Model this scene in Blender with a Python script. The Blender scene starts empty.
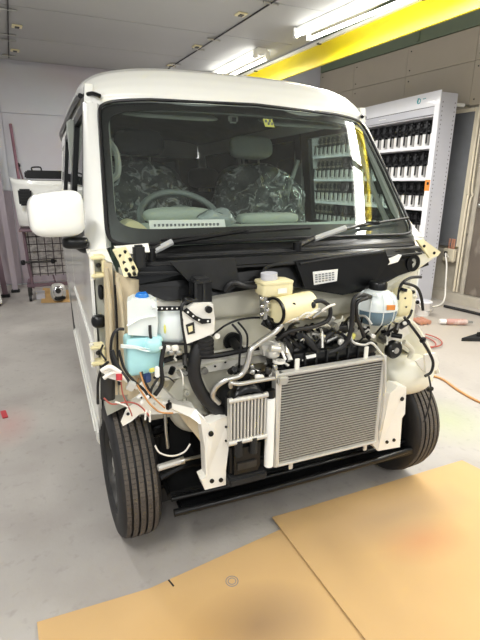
import bpy, bmesh, math, random
from mathutils import Vector, Matrix
S = bpy.context.scene
COL = S.collection
PI = math.pi

# ------------------------------------------------------------------ camera, sky, lights, exposure
cam_d = bpy.data.cameras.new('camera')
cam_d.sensor_fit = 'VERTICAL'; cam_d.sensor_height = 36.0
cam_d.lens = 36.0 * 456.0 / 640.0
cam_d.clip_start = 0.05; cam_d.clip_end = 200
camera = bpy.data.objects.new('camera', cam_d); COL.objects.link(camera)
def aim(yaw, pitch, roll):
    y, p, r = map(math.radians, (yaw, pitch, roll))
    F = Vector((-math.sin(y)*math.cos(p), math.cos(y)*math.cos(p), -math.sin(p)))
    R = Vector((math.cos(y), math.sin(y), 0)); D = F.cross(R)
    R2 = R*math.cos(r) + D*math.sin(r); D2 = -R*math.sin(r) + D*math.cos(r)
    return Matrix((R2, -D2, -F)).transposed()
camera.matrix_world = Matrix.Translation((-0.848, -1.643, 1.350)) @ aim(-22.753, 16.465, -0.584).to_4x4()
S.camera = camera

world = bpy.data.worlds.new('world'); S.world = world; world.use_nodes = True
world.node_tree.nodes['Background'].inputs[0].default_value = (0.93, 0.96, 1.0, 1)
world.node_tree.nodes['Background'].inputs[1].default_value = 0.62
S.view_settings.view_transform = 'Standard'; S.view_settings.look = 'None'
S.view_settings.gamma = 1.0; S.view_settings.use_curve_mapping = False
S.view_settings.exposure = 0.42

LAMP_W = 31
CEIL = 2.77
FIXTURES = [(1.44, 4.0, 4.0), (1.63, 2.02, 8.0), (1.86, .82, 8.0), (2.04, -.46, 8.0), (2.22, -1.74, 8.0),
            (-1.75, 2.3, 4.0), (-1.50, -1.2, 4.0),
            (-1.30, -3.4, 4.0), (0.50, -3.6, 6.0), (2.38, -3.02, 8.0)]  # unseen lamps added to brighten the firewall from the front
for i, (x, y, a) in enumerate(FIXTURES):
    l = bpy.data.lights.new('tube_light', 'AREA'); l.shape = 'RECTANGLE'
    l.size = 0.22; l.size_y = 1.2; l.energy = LAMP_W; l.color = (1.0, 0.99, 0.97)
    o = bpy.data.objects.new('tube_light', l); COL.objects.link(o)
    o.location = (x, y, CEIL-0.125); o.rotation_euler = (0, 0, math.radians(a))

# ------------------------------------------------------------------ materials
def hexc(h, a=1.0):
    c = [int(h[i:i+2], 16)/255 for i in (0, 2, 4)]
    return tuple((v/12.92 if v <= .04045 else ((v+.055)/1.055)**2.4) for v in c) + (a,)
def mat(name, h, rough=0.5, metal=0.0, var=0.08, scale=8.0, bump=0.0, coat=0.0, bscale=None, detail=4, spec=0.5):
    m = bpy.data.materials.new(name); m.use_nodes = True
    nt = m.node_tree; b = nt.nodes['Principled BSDF']; L = nt.links
    b.inputs['Roughness'].default_value = rough; b.inputs['Metallic'].default_value = metal
    b.inputs['Coat Weight'].default_value = coat; b.inputs['Coat Roughness'].default_value = 0.06
    b.inputs['Specular IOR Level'].default_value = spec
    tc = nt.nodes.new('ShaderNodeTexCoord'); nz = nt.nodes.new('ShaderNodeTexNoise')
    nz.inputs['Scale'].default_value = scale; nz.inputs['Detail'].default_value = detail
    L.new(tc.outputs['Object'], nz.inputs['Vector'])
    rp = nt.nodes.new('ShaderNodeValToRGB'); c = hexc(h)
    rp.color_ramp.elements[0].position = .3; rp.color_ramp.elements[1].position = .7
    rp.color_ramp.elements[0].color = tuple(max(0, v*(1-var)) for v in c[:3])+(1,)
    rp.color_ramp.elements[1].color = tuple(min(1, v*(1+var)) for v in c[:3])+(1,)
    L.new(nz.outputs['Fac'], rp.inputs['Fac']); L.new(rp.outputs['Color'], b.inputs['Base Color'])
    if bump:
        n2 = nt.nodes.new('ShaderNodeTexNoise'); n2.inputs['Scale'].default_value = bscale or scale*4
        L.new(tc.outputs['Object'], n2.inputs['Vector'])
        bp = nt.nodes.new('ShaderNodeBump'); bp.inputs['Strength'].default_value = bump; bp.inputs['Distance'].default_value = .01
        L.new(n2.outputs['Fac'], bp.inputs['Height']); L.new(bp.outputs['Normal'], b.inputs['Normal'])
    return m
def blotch(m, h, scale, lo, hi, offset=(0, 0, 0), detail=6, amount=1.0, stretch=(1, 1, 1)):
    """mix a second colour in where a noise is high (stains, wear)"""
    nt = m.node_tree; L = nt.links; b = nt.nodes['Principled BSDF']
    src = b.inputs['Base Color'].links[0].from_socket
    tc = nt.nodes.new('ShaderNodeTexCoord'); mp = nt.nodes.new('ShaderNodeMapping')
    mp.inputs['Location'].default_value = offset; mp.inputs['Scale'].default_value = stretch
    nz = nt.nodes.new('ShaderNodeTexNoise'); nz.inputs['Scale'].default_value = scale; nz.inputs['Detail'].default_value = detail
    mr = nt.nodes.new('ShaderNodeMapRange'); mr.inputs[1].default_value = lo; mr.inputs[2].default_value = hi; mr.inputs[4].default_value = amount
    mx = nt.nodes.new('ShaderNodeMixRGB'); mx.inputs[2].default_value = hexc(h)
    L.new(tc.outputs['Object'], mp.inputs[0]); L.new(mp.outputs[0], nz.inputs['Vector']); L.new(nz.outputs['Fac'], mr.inputs[0])
    L.new(mr.outputs[0], mx.inputs[0]); L.new(src, mx.inputs[1]); L.new(mx.outputs[0], b.inputs['Base Color'])
    return m
def spot(m, h, centre, radius, amount=.6):
    """soft round or oval print, smear at a fixed place of the object"""
    nt = m.node_tree; L = nt.links; b = nt.nodes['Principled BSDF']
    src = b.inputs['Base Color'].links[0].from_socket
    tc = nt.nodes.new('ShaderNodeTexCoord'); mp = nt.nodes.new('ShaderNodeMapping'); mp.vector_type = 'TEXTURE'
    mp.inputs['Location'].default_value = centre; mp.inputs['Scale'].default_value = radius
    g = nt.nodes.new('ShaderNodeTexGradient'); g.gradient_type = 'SPHERICAL'
    ml = nt.nodes.new('ShaderNodeMath'); ml.operation = 'MULTIPLY'; ml.inputs[1].default_value = amount; ml.use_clamp = True
    mx = nt.nodes.new('ShaderNodeMixRGB'); mx.inputs[2].default_value = hexc(h)
    L.new(tc.outputs['Object'], mp.inputs[0]); L.new(mp.outputs[0], g.inputs[0]); L.new(g.outputs['Fac'], ml.inputs[0])
    L.new(ml.outputs[0], mx.inputs[0]); L.new(src, mx.inputs[1]); L.new(mx.outputs[0], b.inputs['Base Color'])
    return m
def emit(name, h, s):
    m = mat(name, h, .4); b = m.node_tree.nodes['Principled BSDF']
    b.inputs['Emission Color'].default_value = hexc(h); b.inputs['Emission Strength'].default_value = s
    return m
def film(name, h, refl=1.0, opac=0.0, base='FFFFFF', ior=1.5, rough=0.02, bump=0.0):
    """thin clear sheet: tinted see-through with a Fresnel reflection and optional milky share"""
    m = bpy.data.materials.new(name); m.use_nodes = True; nt = m.node_tree; L = nt.links; nt.nodes.clear()
    out = nt.nodes.new('ShaderNodeOutputMaterial'); tr = nt.nodes.new('ShaderNodeBsdfTransparent'); tr.inputs[0].default_value = hexc(h)
    df = nt.nodes.new('ShaderNodeBsdfDiffuse'); df.inputs[0].default_value = hexc(base)
    m1 = nt.nodes.new('ShaderNodeMixShader'); m1.inputs[0].default_value = opac
    gl = nt.nodes.new('ShaderNodeBsdfGlossy'); gl.inputs['Roughness'].default_value = rough
    fr = nt.nodes.new('ShaderNodeLayerWeight'); fr.inputs[0].default_value = .5
    pw = nt.nodes.new('ShaderNodeMath'); pw.operation = 'POWER'; pw.inputs[1].default_value = 5.0
    f0 = ((ior-1)/(ior+1))**2
    mu = nt.nodes.new('ShaderNodeMath'); mu.operation = 'MULTIPLY_ADD'; mu.inputs[1].default_value = (1-f0)*refl; mu.inputs[2].default_value = f0*refl; mu.use_clamp = True
    L.new(fr.outputs['Facing'], pw.inputs[0])
    if bump:
        n2 = nt.nodes.new('ShaderNodeTexNoise'); n2.inputs['Scale'].default_value = 16; n2.inputs['Detail'].default_value = 3; n2.inputs['Distortion'].default_value = 1.5
        tc = nt.nodes.new('ShaderNodeTexCoord'); L.new(tc.outputs['Object'], n2.inputs['Vector'])
        bp = nt.nodes.new('ShaderNodeBump'); bp.inputs['Strength'].default_value = bump; bp.inputs['Distance'].default_value = .05
        L.new(n2.outputs['Fac'], bp.inputs['Height']); L.new(bp.outputs['Normal'], gl.inputs['Normal']); L.new(bp.outputs['Normal'], df.inputs['Normal'])
        mr = nt.nodes.new('ShaderNodeMapRange'); mr.inputs[1].default_value = .48; mr.inputs[2].default_value = .68
        mr.inputs[3].default_value = opac*.25; mr.inputs[4].default_value = min(1, opac*2.6)
        L.new(n2.outputs['Fac'], mr.inputs[0]); L.new(mr.outputs[0], m1.inputs[0])
    m2 = nt.nodes.new('ShaderNodeMixShader')
    L.new(tr.outputs[0], m1.inputs[1]); L.new(df.outputs[0], m1.inputs[2]); L.new(pw.outputs[0], mu.inputs[0])
    L.new(mu.outputs[0], m2.inputs[0]); L.new(m1.outputs[0], m2.inputs[1]); L.new(gl.outputs[0], m2.inputs[2]); L.new(m2.outputs[0], out.inputs[0])
    return m

M = {}
M['paint'] = mat('white_paint', 'EDEDE6', .35, var=.01, coat=.8)
M['primer'] = mat('body_primer', 'DCD9C8', .45, var=.06, scale=5, coat=.2)
M['primer_grey'] = mat('grey_primer', 'A9A99C', .5, var=.1, scale=9)
M['primer_tan'] = mat('tan_primer', 'CDBE9F', .5, var=.06, scale=5)
M['primer_white'] = mat('white_primer', 'EAE7DD', .4, var=.04, scale=10, coat=.2)
M['cream'] = mat('cream_plastic', 'E6DCB0', .4, var=.05, scale=12)
M['black'] = mat('black_plastic', '0E0F10', .3, var=.15, scale=20, spec=.35)
M['black_soft'] = mat('dull_black', '151617', .7, var=.2, scale=14, bump=.1)
M['frit'] = mat('black_ceramic_band', '060708', .4, var=.1, scale=20)
M['rubber'] = mat('black_rubber', '151516', .5, var=.15, scale=30)
M['tread'] = blotch(mat('tyre_rubber', '4F4943', .85, var=.15, scale=25, bump=.3, bscale=220), '6E665C', 9, .45, .7, amount=.5)
M['tyre_side'] = mat('tyre_sidewall', '1C1C1D', .6, var=.15, scale=20)
M['alu'] = mat('aluminium', 'C9C8C2', .35, .9, var=.06, scale=15)
M['alu_matte'] = mat('matte_aluminium', 'CFCDC6', .45, .45, var=.04, scale=15)
M['fin'] = mat('radiator_fins', '8A8780', .5, .4, var=.18, scale=60)
M['steel'] = mat('bright_steel', 'B5B5B0', .28, .95, var=.1, scale=25)
M['dark_steel'] = mat('dark_steel', '3C3B39', .45, .6, var=.2, scale=15)
M['chrome'] = mat('chrome', 'E5E5E5', .1, 1.0, var=.03)
M['clear_white'] = mat('milky_plastic', 'DFE6E4', .3, var=.04, scale=12)
M['teal'] = mat('teal_fluid', 'AEDFE2', .25, var=.06, scale=16)
M['coolant'] = mat('blue_coolant', '5E7684', .25, var=.12, scale=20)
M['blue_cap'] = mat('blue_cap', '1F74C4', .4, var=.06)
M['navy'] = mat('navy_plastic', '27406E', .45)
M['orange'] = mat('orange_label', 'DE8A3A', .5, var=.1, scale=60)
M['red'] = mat('red_plastic', 'B5323A', .5)
M['wire_w'] = mat('white_wire', 'E8E4DA', .5)
M['wire_o'] = mat('orange_wire', 'C8905A', .5)
M['wire_r'] = mat('red_wire', 'A8564A', .5)
M['yellow'] = mat('yellow_plastic', 'E0DA70', .45)
M['sleeve'] = mat('grey_foam', 'A9ABAA', .6)
M['paper'] = mat('paper', 'ECECE8', .7, var=.02)
M['print'] = mat('grey_print', '7C7E80', .7)
M['trim_grey'] = mat('interior_plastic', 'A3A8A0', .6, var=.05)
M['dash'] = mat('dashboard_plastic', 'A9B3A8', .55, var=.05)
M['wheel_grey'] = mat('steering_wheel_plastic', '7C8480', .5)
M['seat'] = mat('seat_fabric', '3A3D3F', .85, var=.15, scale=12, bump=.2)
M['headliner'] = mat('headliner_cloth', '8A8E8C', .9)
M['wrap'] = film('plastic_wrap', 'D8DEDC', refl=1.6, opac=.24, base='DDE0DE', rough=.12, bump=.6)
M['cabin'] = mat('cabin_lining', '6B6F6E', .85)
M['glass'] = film('windshield_glass', 'E2E9E5', refl=1.5, opac=.02, base='CCD2CF')  # faint milky share imitates ceiling glare on the glass
M['side_glass'] = film('side_glass', 'DDE8E3', refl=1.0)
M['dark_glass'] = film('privacy_glass', '303634', refl=1.2)
M['white_metal'] = mat('white_enamel', 'E9E9EC', .4, var=.02, coat=.2)
M['grey_metal'] = mat('pale_grey_enamel', 'C6C6CC', .45, var=.03, scale=4)
M['tube'] = emit('lit_tube', 'FFFEF6', 9.0)
M['lamp_body'] = mat('lamp_body_enamel', 'F2F2EE', .45, var=.01)
M['yellow_paint'] = blotch(mat('yellow_beam_paint', 'F2DC0A', .5, var=.05, scale=2), 'E8C020', 1.3, .45, .7, amount=.5)
M['green'] = mat('green_girder_paint', '75806A', .7, var=.05, scale=3)
M['floor'] = mat('concrete_floor', 'A5A09A', .62, var=.10, scale=1.6, bump=.12, bscale=45, detail=9)
blotch(M['floor'], '938C86', 2.4, .48, .70, (3, 1, 0), amount=.65)
blotch(M['floor'], 'C2BEB6', 1.1, .52, .75, (9, 4, 0), amount=.7)
blotch(M['floor'], '85807B', 22, .58, .72, (1, 7, 0), amount=.4)
spot(M['floor'], 'ADA497', (2.6, 1.7, 0), (1.7, 2.0, 3), 1.1)
spot(M['floor'], 'A8AD8C', (1.28, 0.15, 0), (.32, .35, 3), .8)
spot(M['floor'], 'B48A82', (-1.16, 1.05, 0), (.16, .3, 3), .6)
spot(M['floor'], '6E6B68', (-0.45, 0.3, 0), (.5, .6, 3), .5)  # shade under the van's front, put into the floor colour
M['ceiling'] = mat('ceiling_panel_grey', 'A7A7A5', .6, var=.03, scale=1.5)
M['wall_blue'] = blotch(mat('pale_blue_grey_wall', 'C6C9CE', .55, var=.02, scale=1.5), 'BDA9B2', .9, .45, .75, (0, 0, 2), amount=.6)
M['wall_purple'] = blotch(mat('mauve_grey_wall', 'A79CA3', .6, var=.05, scale=2), '8D8087', 3, .45, .7, amount=.6, stretch=(3, 1, .4))
M['beige'] = blotch(mat('beige_wall_panel', 'B9AE9C', .7, var=.04, scale=2), 'A3998A', 2.0, .5, .8, amount=.5)
M['concrete'] = blotch(mat('wall_concrete', 'B2AA9B', .85, var=.1, scale=5, bump=.2), '8B8272', 3, .5, .7, amount=.6)
M['board'] = mat('dark_grey_board', '6E7073', .5, var=.1, scale=5)
M['door'] = blotch(mat('worn_brown_door', '6A6056', .6, var=.1, scale=4), 'A39A90', 8, .58, .72, amount=.5, stretch=(1, 1, .5))
M['pipe'] = mat('cream_pipe', 'D9CFB8', .5, var=.04)
M['copper'] = mat('copper_pipe', 'C08A72', .45, .3)
M['pink'] = blotch(mat('pinkish_plastic', 'B98E82', .55, var=.08), 'D6C6BC', 14, .5, .65, amount=.8)
M['wood'] = mat('pale_crate_wood', 'D8BDA8', .7, var=.12, scale=10)
M['can'] = mat('white_can_label', 'E9E6E2', .4, var=.05, scale=20)
M['lid'] = mat('black_mixing_lid', '17181A', .4, var=.2, scale=40)
M['logo'] = mat('teal_logo', '2C9AA0', .5)
M['post'] = mat('rusty_mauve_post', '6E5860', .55, var=.15, scale=8)
M['stick'] = mat('dusky_red_stick', '8C6470', .6, var=.15)
M['foil'] = mat('crumpled_foil', 'B9B4B0', .4, .35, var=.35, scale=22, bump=1.0, bscale=40)
M['wire'] = mat('dark_wire', '5A5254', .5, .4)
CB = dict(rough=.8, var=.04, scale=3)
M['card_a'] = mat('cardboard_left', 'C4A270', **CB)
spot(M['card_a'], '6E5A4C', (-.36, -.64, 0), (.26, .17, .3), .75)
spot(M['card_a'], 'B08A50', (-.52, -.62, 0), (.3, .2, .3), .5)
M['card_b'] = mat('cardboard_right', 'C4A270', **CB)
spot(M['card_b'], 'B9523A', (.40, -.56, 0), (.22, .12, .3), .3)
spot(M['card_b'], '8F7C68', (.38, -.40, 0), (.45, .16, .3), .55)
spot(M['card_b'], 'A88B60', (.05, -.45, 0), (.12, .4, .3), .5)
M['card_c'] = mat('cardboard_plain', 'C4A270', **CB)
M['card_edge'] = mat('cardboard_far', 'C9A36A', **CB)

# ------------------------------------------------------------------ mesh helpers
class MB:
    def __init__(s): s.v = []; s.f = []; s.sm = []
    def add(s, vs, fs, smooth=False):
        n = len(s.v); s.v += [tuple(v) for v in vs]
        s.f += [tuple(i+n for i in f) for f in fs]; s.sm += [smooth]*len(fs); return s
    def box(s, c, d, rot=None, bev=0.0):
        b = bmesh.new(); bmesh.ops.create_cube(b, size=1.0)
        for v in b.verts: v.co = Vector((v.co.x*d[0], v.co.y*d[1], v.co.z*d[2]))
        if bev > 0: bmesh.ops.bevel(b, geom=b.edges[:], offset=min(bev, min(d)*.45), segments=2, affect='EDGES')
        R = Matrix.Identity(3)
        if rot is not None: R = rot if isinstance(rot, Matrix) else Matrix.Rotation(rot, 3, 'Z')
        b.verts.index_update()
        s.add([R @ v.co + Vector(c) for v in b.verts], [[v.index for v in f.verts] for f in b.faces]); b.free(); return s
    def bb(s, a, b, bev=0.0):
        return s.box([(a[i]+b[i])/2 for i in range(3)], [max(abs(b[i]-a[i]), 1e-4) for i in range(3)], None, bev)
    def tube(s, pts, r, n=8, smoothpath=True, cap=True):
        P = [Vector(p) for p in pts]
        if smoothpath and len(P) > 2:
            Q = []
            for i in range(len(P)-1):
                p0 = P[max(i-1, 0)]; p1 = P[i]; p2 = P[i+1]; p3 = P[min(i+2, len(P)-1)]
                for k in range(5):
                    t = k/5
                    Q.append(.5*((2*p1)+(-p0+p2)*t+(2*p0-5*p1+4*p2-p3)*t*t+(-p0+3*p1-3*p2+p3)*t**3))
            Q.append(P[-1]); P = Q
        rs = r if isinstance(r, (list, tuple)) else None
        vs = []; fs = []; up = None
        for i, p in enumerate(P):
            t = (P[min(i+1, len(P)-1)]-P[max(i-1, 0)])
            t = t.normalized() if t.length > 1e-9 else Vector((0, 0, 1))
            if up is None: up = t.orthogonal().normalized()
            a = (up - t*up.dot(t)); a = a.normalized() if a.length > 1e-6 else t.orthogonal().normalized(); up = a
            b = t.cross(a)
            q = i/(len(P)-1); rr = r if rs is None else rs[0]+(rs[-1]-rs[0])*q
            for k in range(n):
                w = 2*PI*k/n; vs.append(p + (a*math.cos(w)+b*math.sin(w))*rr)
        for i in range(len(P)-1):
            for k in range(n):
                fs.append((i*n+k, i*n+(k+1) % n, (i+1)*n+(k+1) % n, (i+1)*n+k))
        s.add(vs, fs, True)
        if cap:
            m = len(s.v)-len(vs)
            s.f += [tuple(m+k for k in reversed(range(n))), tuple(m+(len(P)-1)*n+k for k in range(n))]; s.sm += [False, False]
        return s
    def cyl(s, a, b, r, n=16): return s.tube([a, b], r, n, False)
    def lathe(s, prof, n=32, c=(0, 0, 0), axis='Z', smooth=True, close=False):
        vs = []; fs = []
        for r, h in prof:
            for k in range(n):
                w = 2*PI*k/n; x, y = r*math.cos(w), r*math.sin(w)
                v = (x, y, h) if axis == 'Z' else ((h, x, y) if axis == 'X' else (y, h, x))
                vs.append((v[0]+c[0], v[1]+c[1], v[2]+c[2]))
        m = len(prof)
        for i in range(m if close else m-1):
            j = (i+1) % m
            for k in range(n): fs.append((i*n+k, i*n+(k+1) % n, j*n+(k+1) % n, j*n+k))
        if not close:
            fs.append(tuple(reversed(range(n)))); fs.append(tuple((m-1)*n+k for k in range(n)))
        return s.add(vs, fs, smooth)
    def plate(s, poly, off=(0, .004, 0)):
        n = len(poly); P = [Vector(p) for p in poly]; o = Vector(off)
        return s.add(P+[p+o for p in P], [tuple(range(n)), tuple(reversed(range(n, 2*n)))]+[(i, i+n, (i+1) % n+n, (i+1) % n) for i in range(n)])
    def grid(s, f, nu, nv, th=None, smooth=True):
        vs = [Vector(f(i/nu, j/nv)) for j in range(nv+1) for i in range(nu+1)]
        w = nu+1; fs = [(j*w+i, j*w+i+1, (j+1)*w+i+1, (j+1)*w+i) for j in range(nv) for i in range(nu)]
        if th is None: return s.add(vs, fs, smooth)
        o = Vector(th); n = len(vs)
        fs2 = [tuple(k+n for k in reversed(q)) for q in fs]
        rim = [i for i in range(w)]+[j*w+nu for j in range(1, nv+1)]+[nv*w+i for i in range(nu-1, -1, -1)]+[j*w for j in range(nv-1, 0, -1)]
        rf = [(rim[k], rim[k]+n, rim[(k+1) % len(rim)]+n, rim[(k+1) % len(rim)]) for k in range(len(rim))]
        return s.add(vs+[v+o for v in vs], fs+fs2+rf, smooth)
    def sup(s, c, d, n=4.0, nu=24, nv=12, rot=None, disp=None):
        """super-ellipsoid: a rounded box of full size d"""
        def pw(v): return math.copysign(abs(v)**(2/n), v)
        vs = []; fs = []
        R = rot if rot is not None else Matrix.Identity(3)
        for j in range(nv+1):
            ph = -PI/2+PI*j/nv
            for i in range(nu):
                th = 2*PI*i/nu
                v = Vector((pw(math.cos(ph))*pw(math.cos(th))*d[0]/2, pw(math.cos(ph))*pw(math.sin(th))*d[1]/2, pw(math.sin(ph))*d[2]/2))
                if disp: v = disp(v)
                vs.append(R @ v + Vector(c))
        for j in range(nv):
            for i in range(nu): fs.append((j*nu+i, j*nu+(i+1) % nu, (j+1)*nu+(i+1) % nu, (j+1)*nu+i))
        return s.add(vs, fs, True)
    def build(s, name, m, parent=None, loc=None):
        me = bpy.data.meshes.new(name); me.from_pydata(s.v, [], s.f)
        me.polygons.foreach_set('use_smooth', s.sm); me.validate()
        b = bmesh.new(); b.from_mesh(me); bmesh.ops.recalc_face_normals(b, faces=b.faces[:]); b.to_mesh(me); b.free()
        if any(s.sm):
            try: me.set_sharp_from_angle(angle=math.radians(42))
            except Exception: pass
        me.materials.append(M[m] if isinstance(m, str) else m)
        o = bpy.data.objects.new(name, me); COL.objects.link(o)
        if parent: o.parent = parent
        if loc: o.location = loc
        return o
def tag(o, label=None, cat=None, group=None, kind=None):
    if label: o['label'] = label
    if cat: o['category'] = cat
    if group: o['group'] = group
    if kind: o['kind'] = kind
    return o
def thing(name, label, cat, loc=(0, 0, 0), rotz=0.0, group=None):
    o = bpy.data.objects.new(name, None); COL.objects.link(o); o.empty_display_size = .1
    o.location = loc; o.rotation_euler = (0, 0, rotz); return tag(o, label, cat, group)
def struct(name, mb, m, parent=None):
    o = mb.build(name, m, parent)
    if parent is None: o['kind'] = 'structure'
    return o
def dup(root, loc, label=None, rotz=None):
    r = root.copy(); COL.objects.link(r); r.location = loc
    if rotz is not None: r.rotation_euler = (0, 0, rotz)
    if label: r['label'] = label
    for ch in list(root.children):
        c = ch.copy(); COL.objects.link(c); c.parent = r
        for g in list(ch.children):
            d = g.copy(); COL.objects.link(d); d.parent = c
    return r
def box(a, b, bev=0.0): return MB().bb(a, b, bev)
def text_obj(name, body, size, m, parent, loc, rot, extrude=.0005):
    cu = bpy.data.curves.new(name, 'FONT'); cu.body = body; cu.size = size; cu.extrude = extrude
    cu.align_x = 'CENTER'; cu.align_y = 'CENTER'
    t = bpy.data.objects.new(name, cu); COL.objects.link(t)
    dg = bpy.context.evaluated_depsgraph_get(); me = bpy.data.meshes.new_from_object(t.evaluated_get(dg))
    bpy.data.objects.remove(t); o = bpy.data.objects.new(name, me); COL.objects.link(o)
    me.materials.clear(); me.materials.append(M[m]); o.location = loc; o.rotation_euler = rot
    if parent: o.parent = parent
    return o

# ------------------------------------------------------------------ room
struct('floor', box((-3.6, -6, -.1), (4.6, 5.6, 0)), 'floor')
ceil = struct('ceiling', box((-3.4, -5.8, CEIL+.03), (1.90, 5.3, CEIL+.10)), 'ceiling')
yy = 5.05
while yy > -5.6:
    MB().box(((-3.4+1.74)/2, yy-.475, CEIL+.0155), (5.12, .945, .03), None, .003).build('ceiling_panel', 'ceiling', ceil)
    yy -= .95
struct('ceiling', box((1.9, -5.8, 3.75), (4.7, 5.3, 3.85)), 'ceiling')
wb = struct('wall_back', box((-3.5, 5.24, 0), (4.6, 5.34, 3.8)), 'wall_blue')
for k, x in enumerate((-2.46, -1.23, 0.0, 1.23, 2.46)):
    for z0, z1, m in ((.02, 1.25, 'wall_purple'), (1.255, 2.19, 'wall_blue'), (2.195, 2.76, 'wall_blue')):
        MB().bb((x-1.225 if k else -3.4, 5.222, z0), (x-.003, 5.242, z1), .003).build('panel', m, wb)
struct('wall_left', box((-3.5, -5.8, 0), (-3.4, 5.3, 2.8)), 'wall_blue')
# right wall runs slightly askew: foot at x = 3.70 + (2.5-y)*-0.13
def wx(y): return 3.74-.135*(y-2.5)
def wallquad(y0, y1, z0, z1, d0, d1, bev=0.0):
    """slab standing on the right wall between depths d0 and d1 off its face"""
    m = MB(); a = [(wx(y0)-d0, y0, z0), (wx(y1)-d0, y1, z0), (wx(y1)-d0, y1, z1), (wx(y0)-d0, y0, z1)]
    return m.plate(a, (-(d1-d0), 0, 0))
wr = struct('wall_right', wallquad(-5.8, 5.4, 0, 3.8, -.12, 0), 'concrete')
for (z0, z1) in ((2.24, 2.695), (2.70, 3.035)):
    for y1 in (5.2, 4.465, 3.52, 2.575, 1.63, .685, -.26, -1.205):
        o = wallquad(y1-(.94 if y1 < 5 else .73), y1, z0, z1, .0, .02).build('panel', 'beige', wr)
        for zz in (z0+.06, z1-.06):
            MB().cyl((wx(y1-.05)-.02, y1-.05, zz), (wx(y1-.05)-.026, y1-.05, zz), .008, 8).build('screw', 'dark_steel', o)
for y1 in (5.2, 4.465, 3.52):
    wallquad(y1-(.94 if y1 < 4 else .73), y1, 1.1, 2.235, .0, .02).build('panel', 'beige', wr)
struct('trim_1', wallquad(-5.8, 5.2, 3.045, 3.75, .0, .03), 'green')
for y in (-4, -1.5, 1.0, 3.35): wallquad(y, y+.03, 3.06, 3.75, .03, .06).build('stiffener', 'green', bpy.data.objects['trim_1'])
struct('baseboard_right', wallquad(-5.8, 5.2, 0, .11, .0, .13), 'concrete')
# yellow steel beam along the ceiling edge
b0 = Vector((2.22, -0.4, 0)); b1 = Vector((1.78, 5.2, 0))
def beam_pt(t, dx, z): p = b0+(b1-b0)*t; return (p.x+dx, p.y, z)
def beam_slab(dx0, dx1, z0, z1):
    ext = -.95
    return MB().plate([beam_pt(ext, dx0, z0), beam_pt(ext, dx1, z0), beam_pt(ext, dx1, z1), beam_pt(ext, dx0, z1)], tuple((b1-b0)*1.95))
bm = struct('trim_2', beam_slab(0, .03, 2.56, 2.76), 'yellow_paint')
beam_slab(-.035, -.001, 2.757, 2.785).build('white_edge_strip', 'lamp_body', bm)
for t in (-.6, -.35, -.1, .13, .36, .6, .84):
    p = beam_pt(t, -.018, 2.756); MB().box(p, (.045, .03, .012)).build('clip', 'dark_steel', bm)

# ceiling cable lines with cross clips and small square plates
def cable_line(label, p, q, crosses, plates, group=None):
    t = thing('ceiling_cable', label, 'cable', (p[0], p[1], CEIL))
    P = Vector((0, 0, -.012)); Q = Vector((q[0]-p[0], q[1]-p[1], -.012))
    MB().cyl(P, Q, .007, 8).build('cord', 'dark_steel', t)
    d = (Q-P).normalized(); n = Vector((-d.y, d.x, 0))
    for c in crosses:
        a = P+(Q-P)*c; MB().cyl(a-n*.07, a+n*.07, .009, 8).build('cross_clip', 'steel', t)
    return t
cable_line('thin dark cable with cross clips on the ceiling at far left', (-.95, 2.9), (-1.06, 4.95), (.16, .53, .63, .95), ())
cable_line('thin dark cable crossing the ceiling diagonally above the van roof', (0.716, 5.351, 2.7600)[:2], (1.016, 2.025, 2.7600)[:2], (.12, .24, .28, .50, .62, .95), ())
for i, (px, lab) in enumerate([((-0.918, 3.700, 2.7600), 'small metal ceiling plate at far left, upper one beside the left cable'),
                 ((-0.978, 4.610, 2.7600), 'small metal ceiling plate at far left, lower one near the back wall'),
                 ((0.885, 2.536, 2.7600), 'small square metal ceiling plate nearest the long bright lamp'),
                 ((0.825, 3.610, 2.7600), 'small square metal ceiling plate beside the middle of the diagonal cable'),
                 ((0.776, 4.525, 2.7600), 'small square metal ceiling plate just above the van roof edge')]):
    t = thing('ceiling_plate', lab, 'fitting', (px[0], px[1], CEIL), .1, 'ceiling plates')
    MB().box((0, 0, -.006), (.09, .09, .012), None, .003).build('plate', 'cream', t)
    MB().box((0, 0, -.014), (.04, .05, .008), None, .002).build('insert', 'dark_steel', t)

def fluoro(label, x, y, a):
    t = thing('ceiling_lamp', label, 'lamp', (x, y, CEIL), math.radians(a), 'fluorescent ceiling lamps')
    h = MB().box((0, 0, -.025), (.12, 1.26, .05), None, .008).build('housing', 'lamp_body', t)
    MB().plate([(-.06, -.6, -.051), (0, -.6, -.075), (.06, -.6, -.051)], (0, 1.2, 0)).build('reflector', 'lamp_body', t)
    for sx in (-1, 1):
        tb = MB().cyl((sx*.085, -.585, -.085), (sx*.085, .585, -.085), .016, 16).build('tube', 'tube', t)
        for sy in (-1, 1):
            MB().cyl((sx*.085, sy*.585, -.085), (sx*.085, sy*.602, -.085), .017, 16).build('end_cap', 'steel', tb)
            MB().box((sx*.075, sy*.612, -.06), (.05, .022, .085), None, .005).build('lamp_holder', 'lamp_body', t)
LL = ['lit twin tube lamp further back, just above the van roof', 'bright twin tube lamp at top centre beside the yellow beam']
for i, (x, y, a) in enumerate(FIXTURES):
    fluoro(LL[i] if i < 2 else 'lit twin tube ceiling lamp outside the frame, %s' % ['right of the van roof', 'right of the van nose', 'furthest forward on the right', 'over the back left corner', 'left of the van nose', 'added by the open front, left of the middle', 'added by the open front, near the middle', 'added by the open front, under the yellow beam'][i-2], x, y, a)

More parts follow.
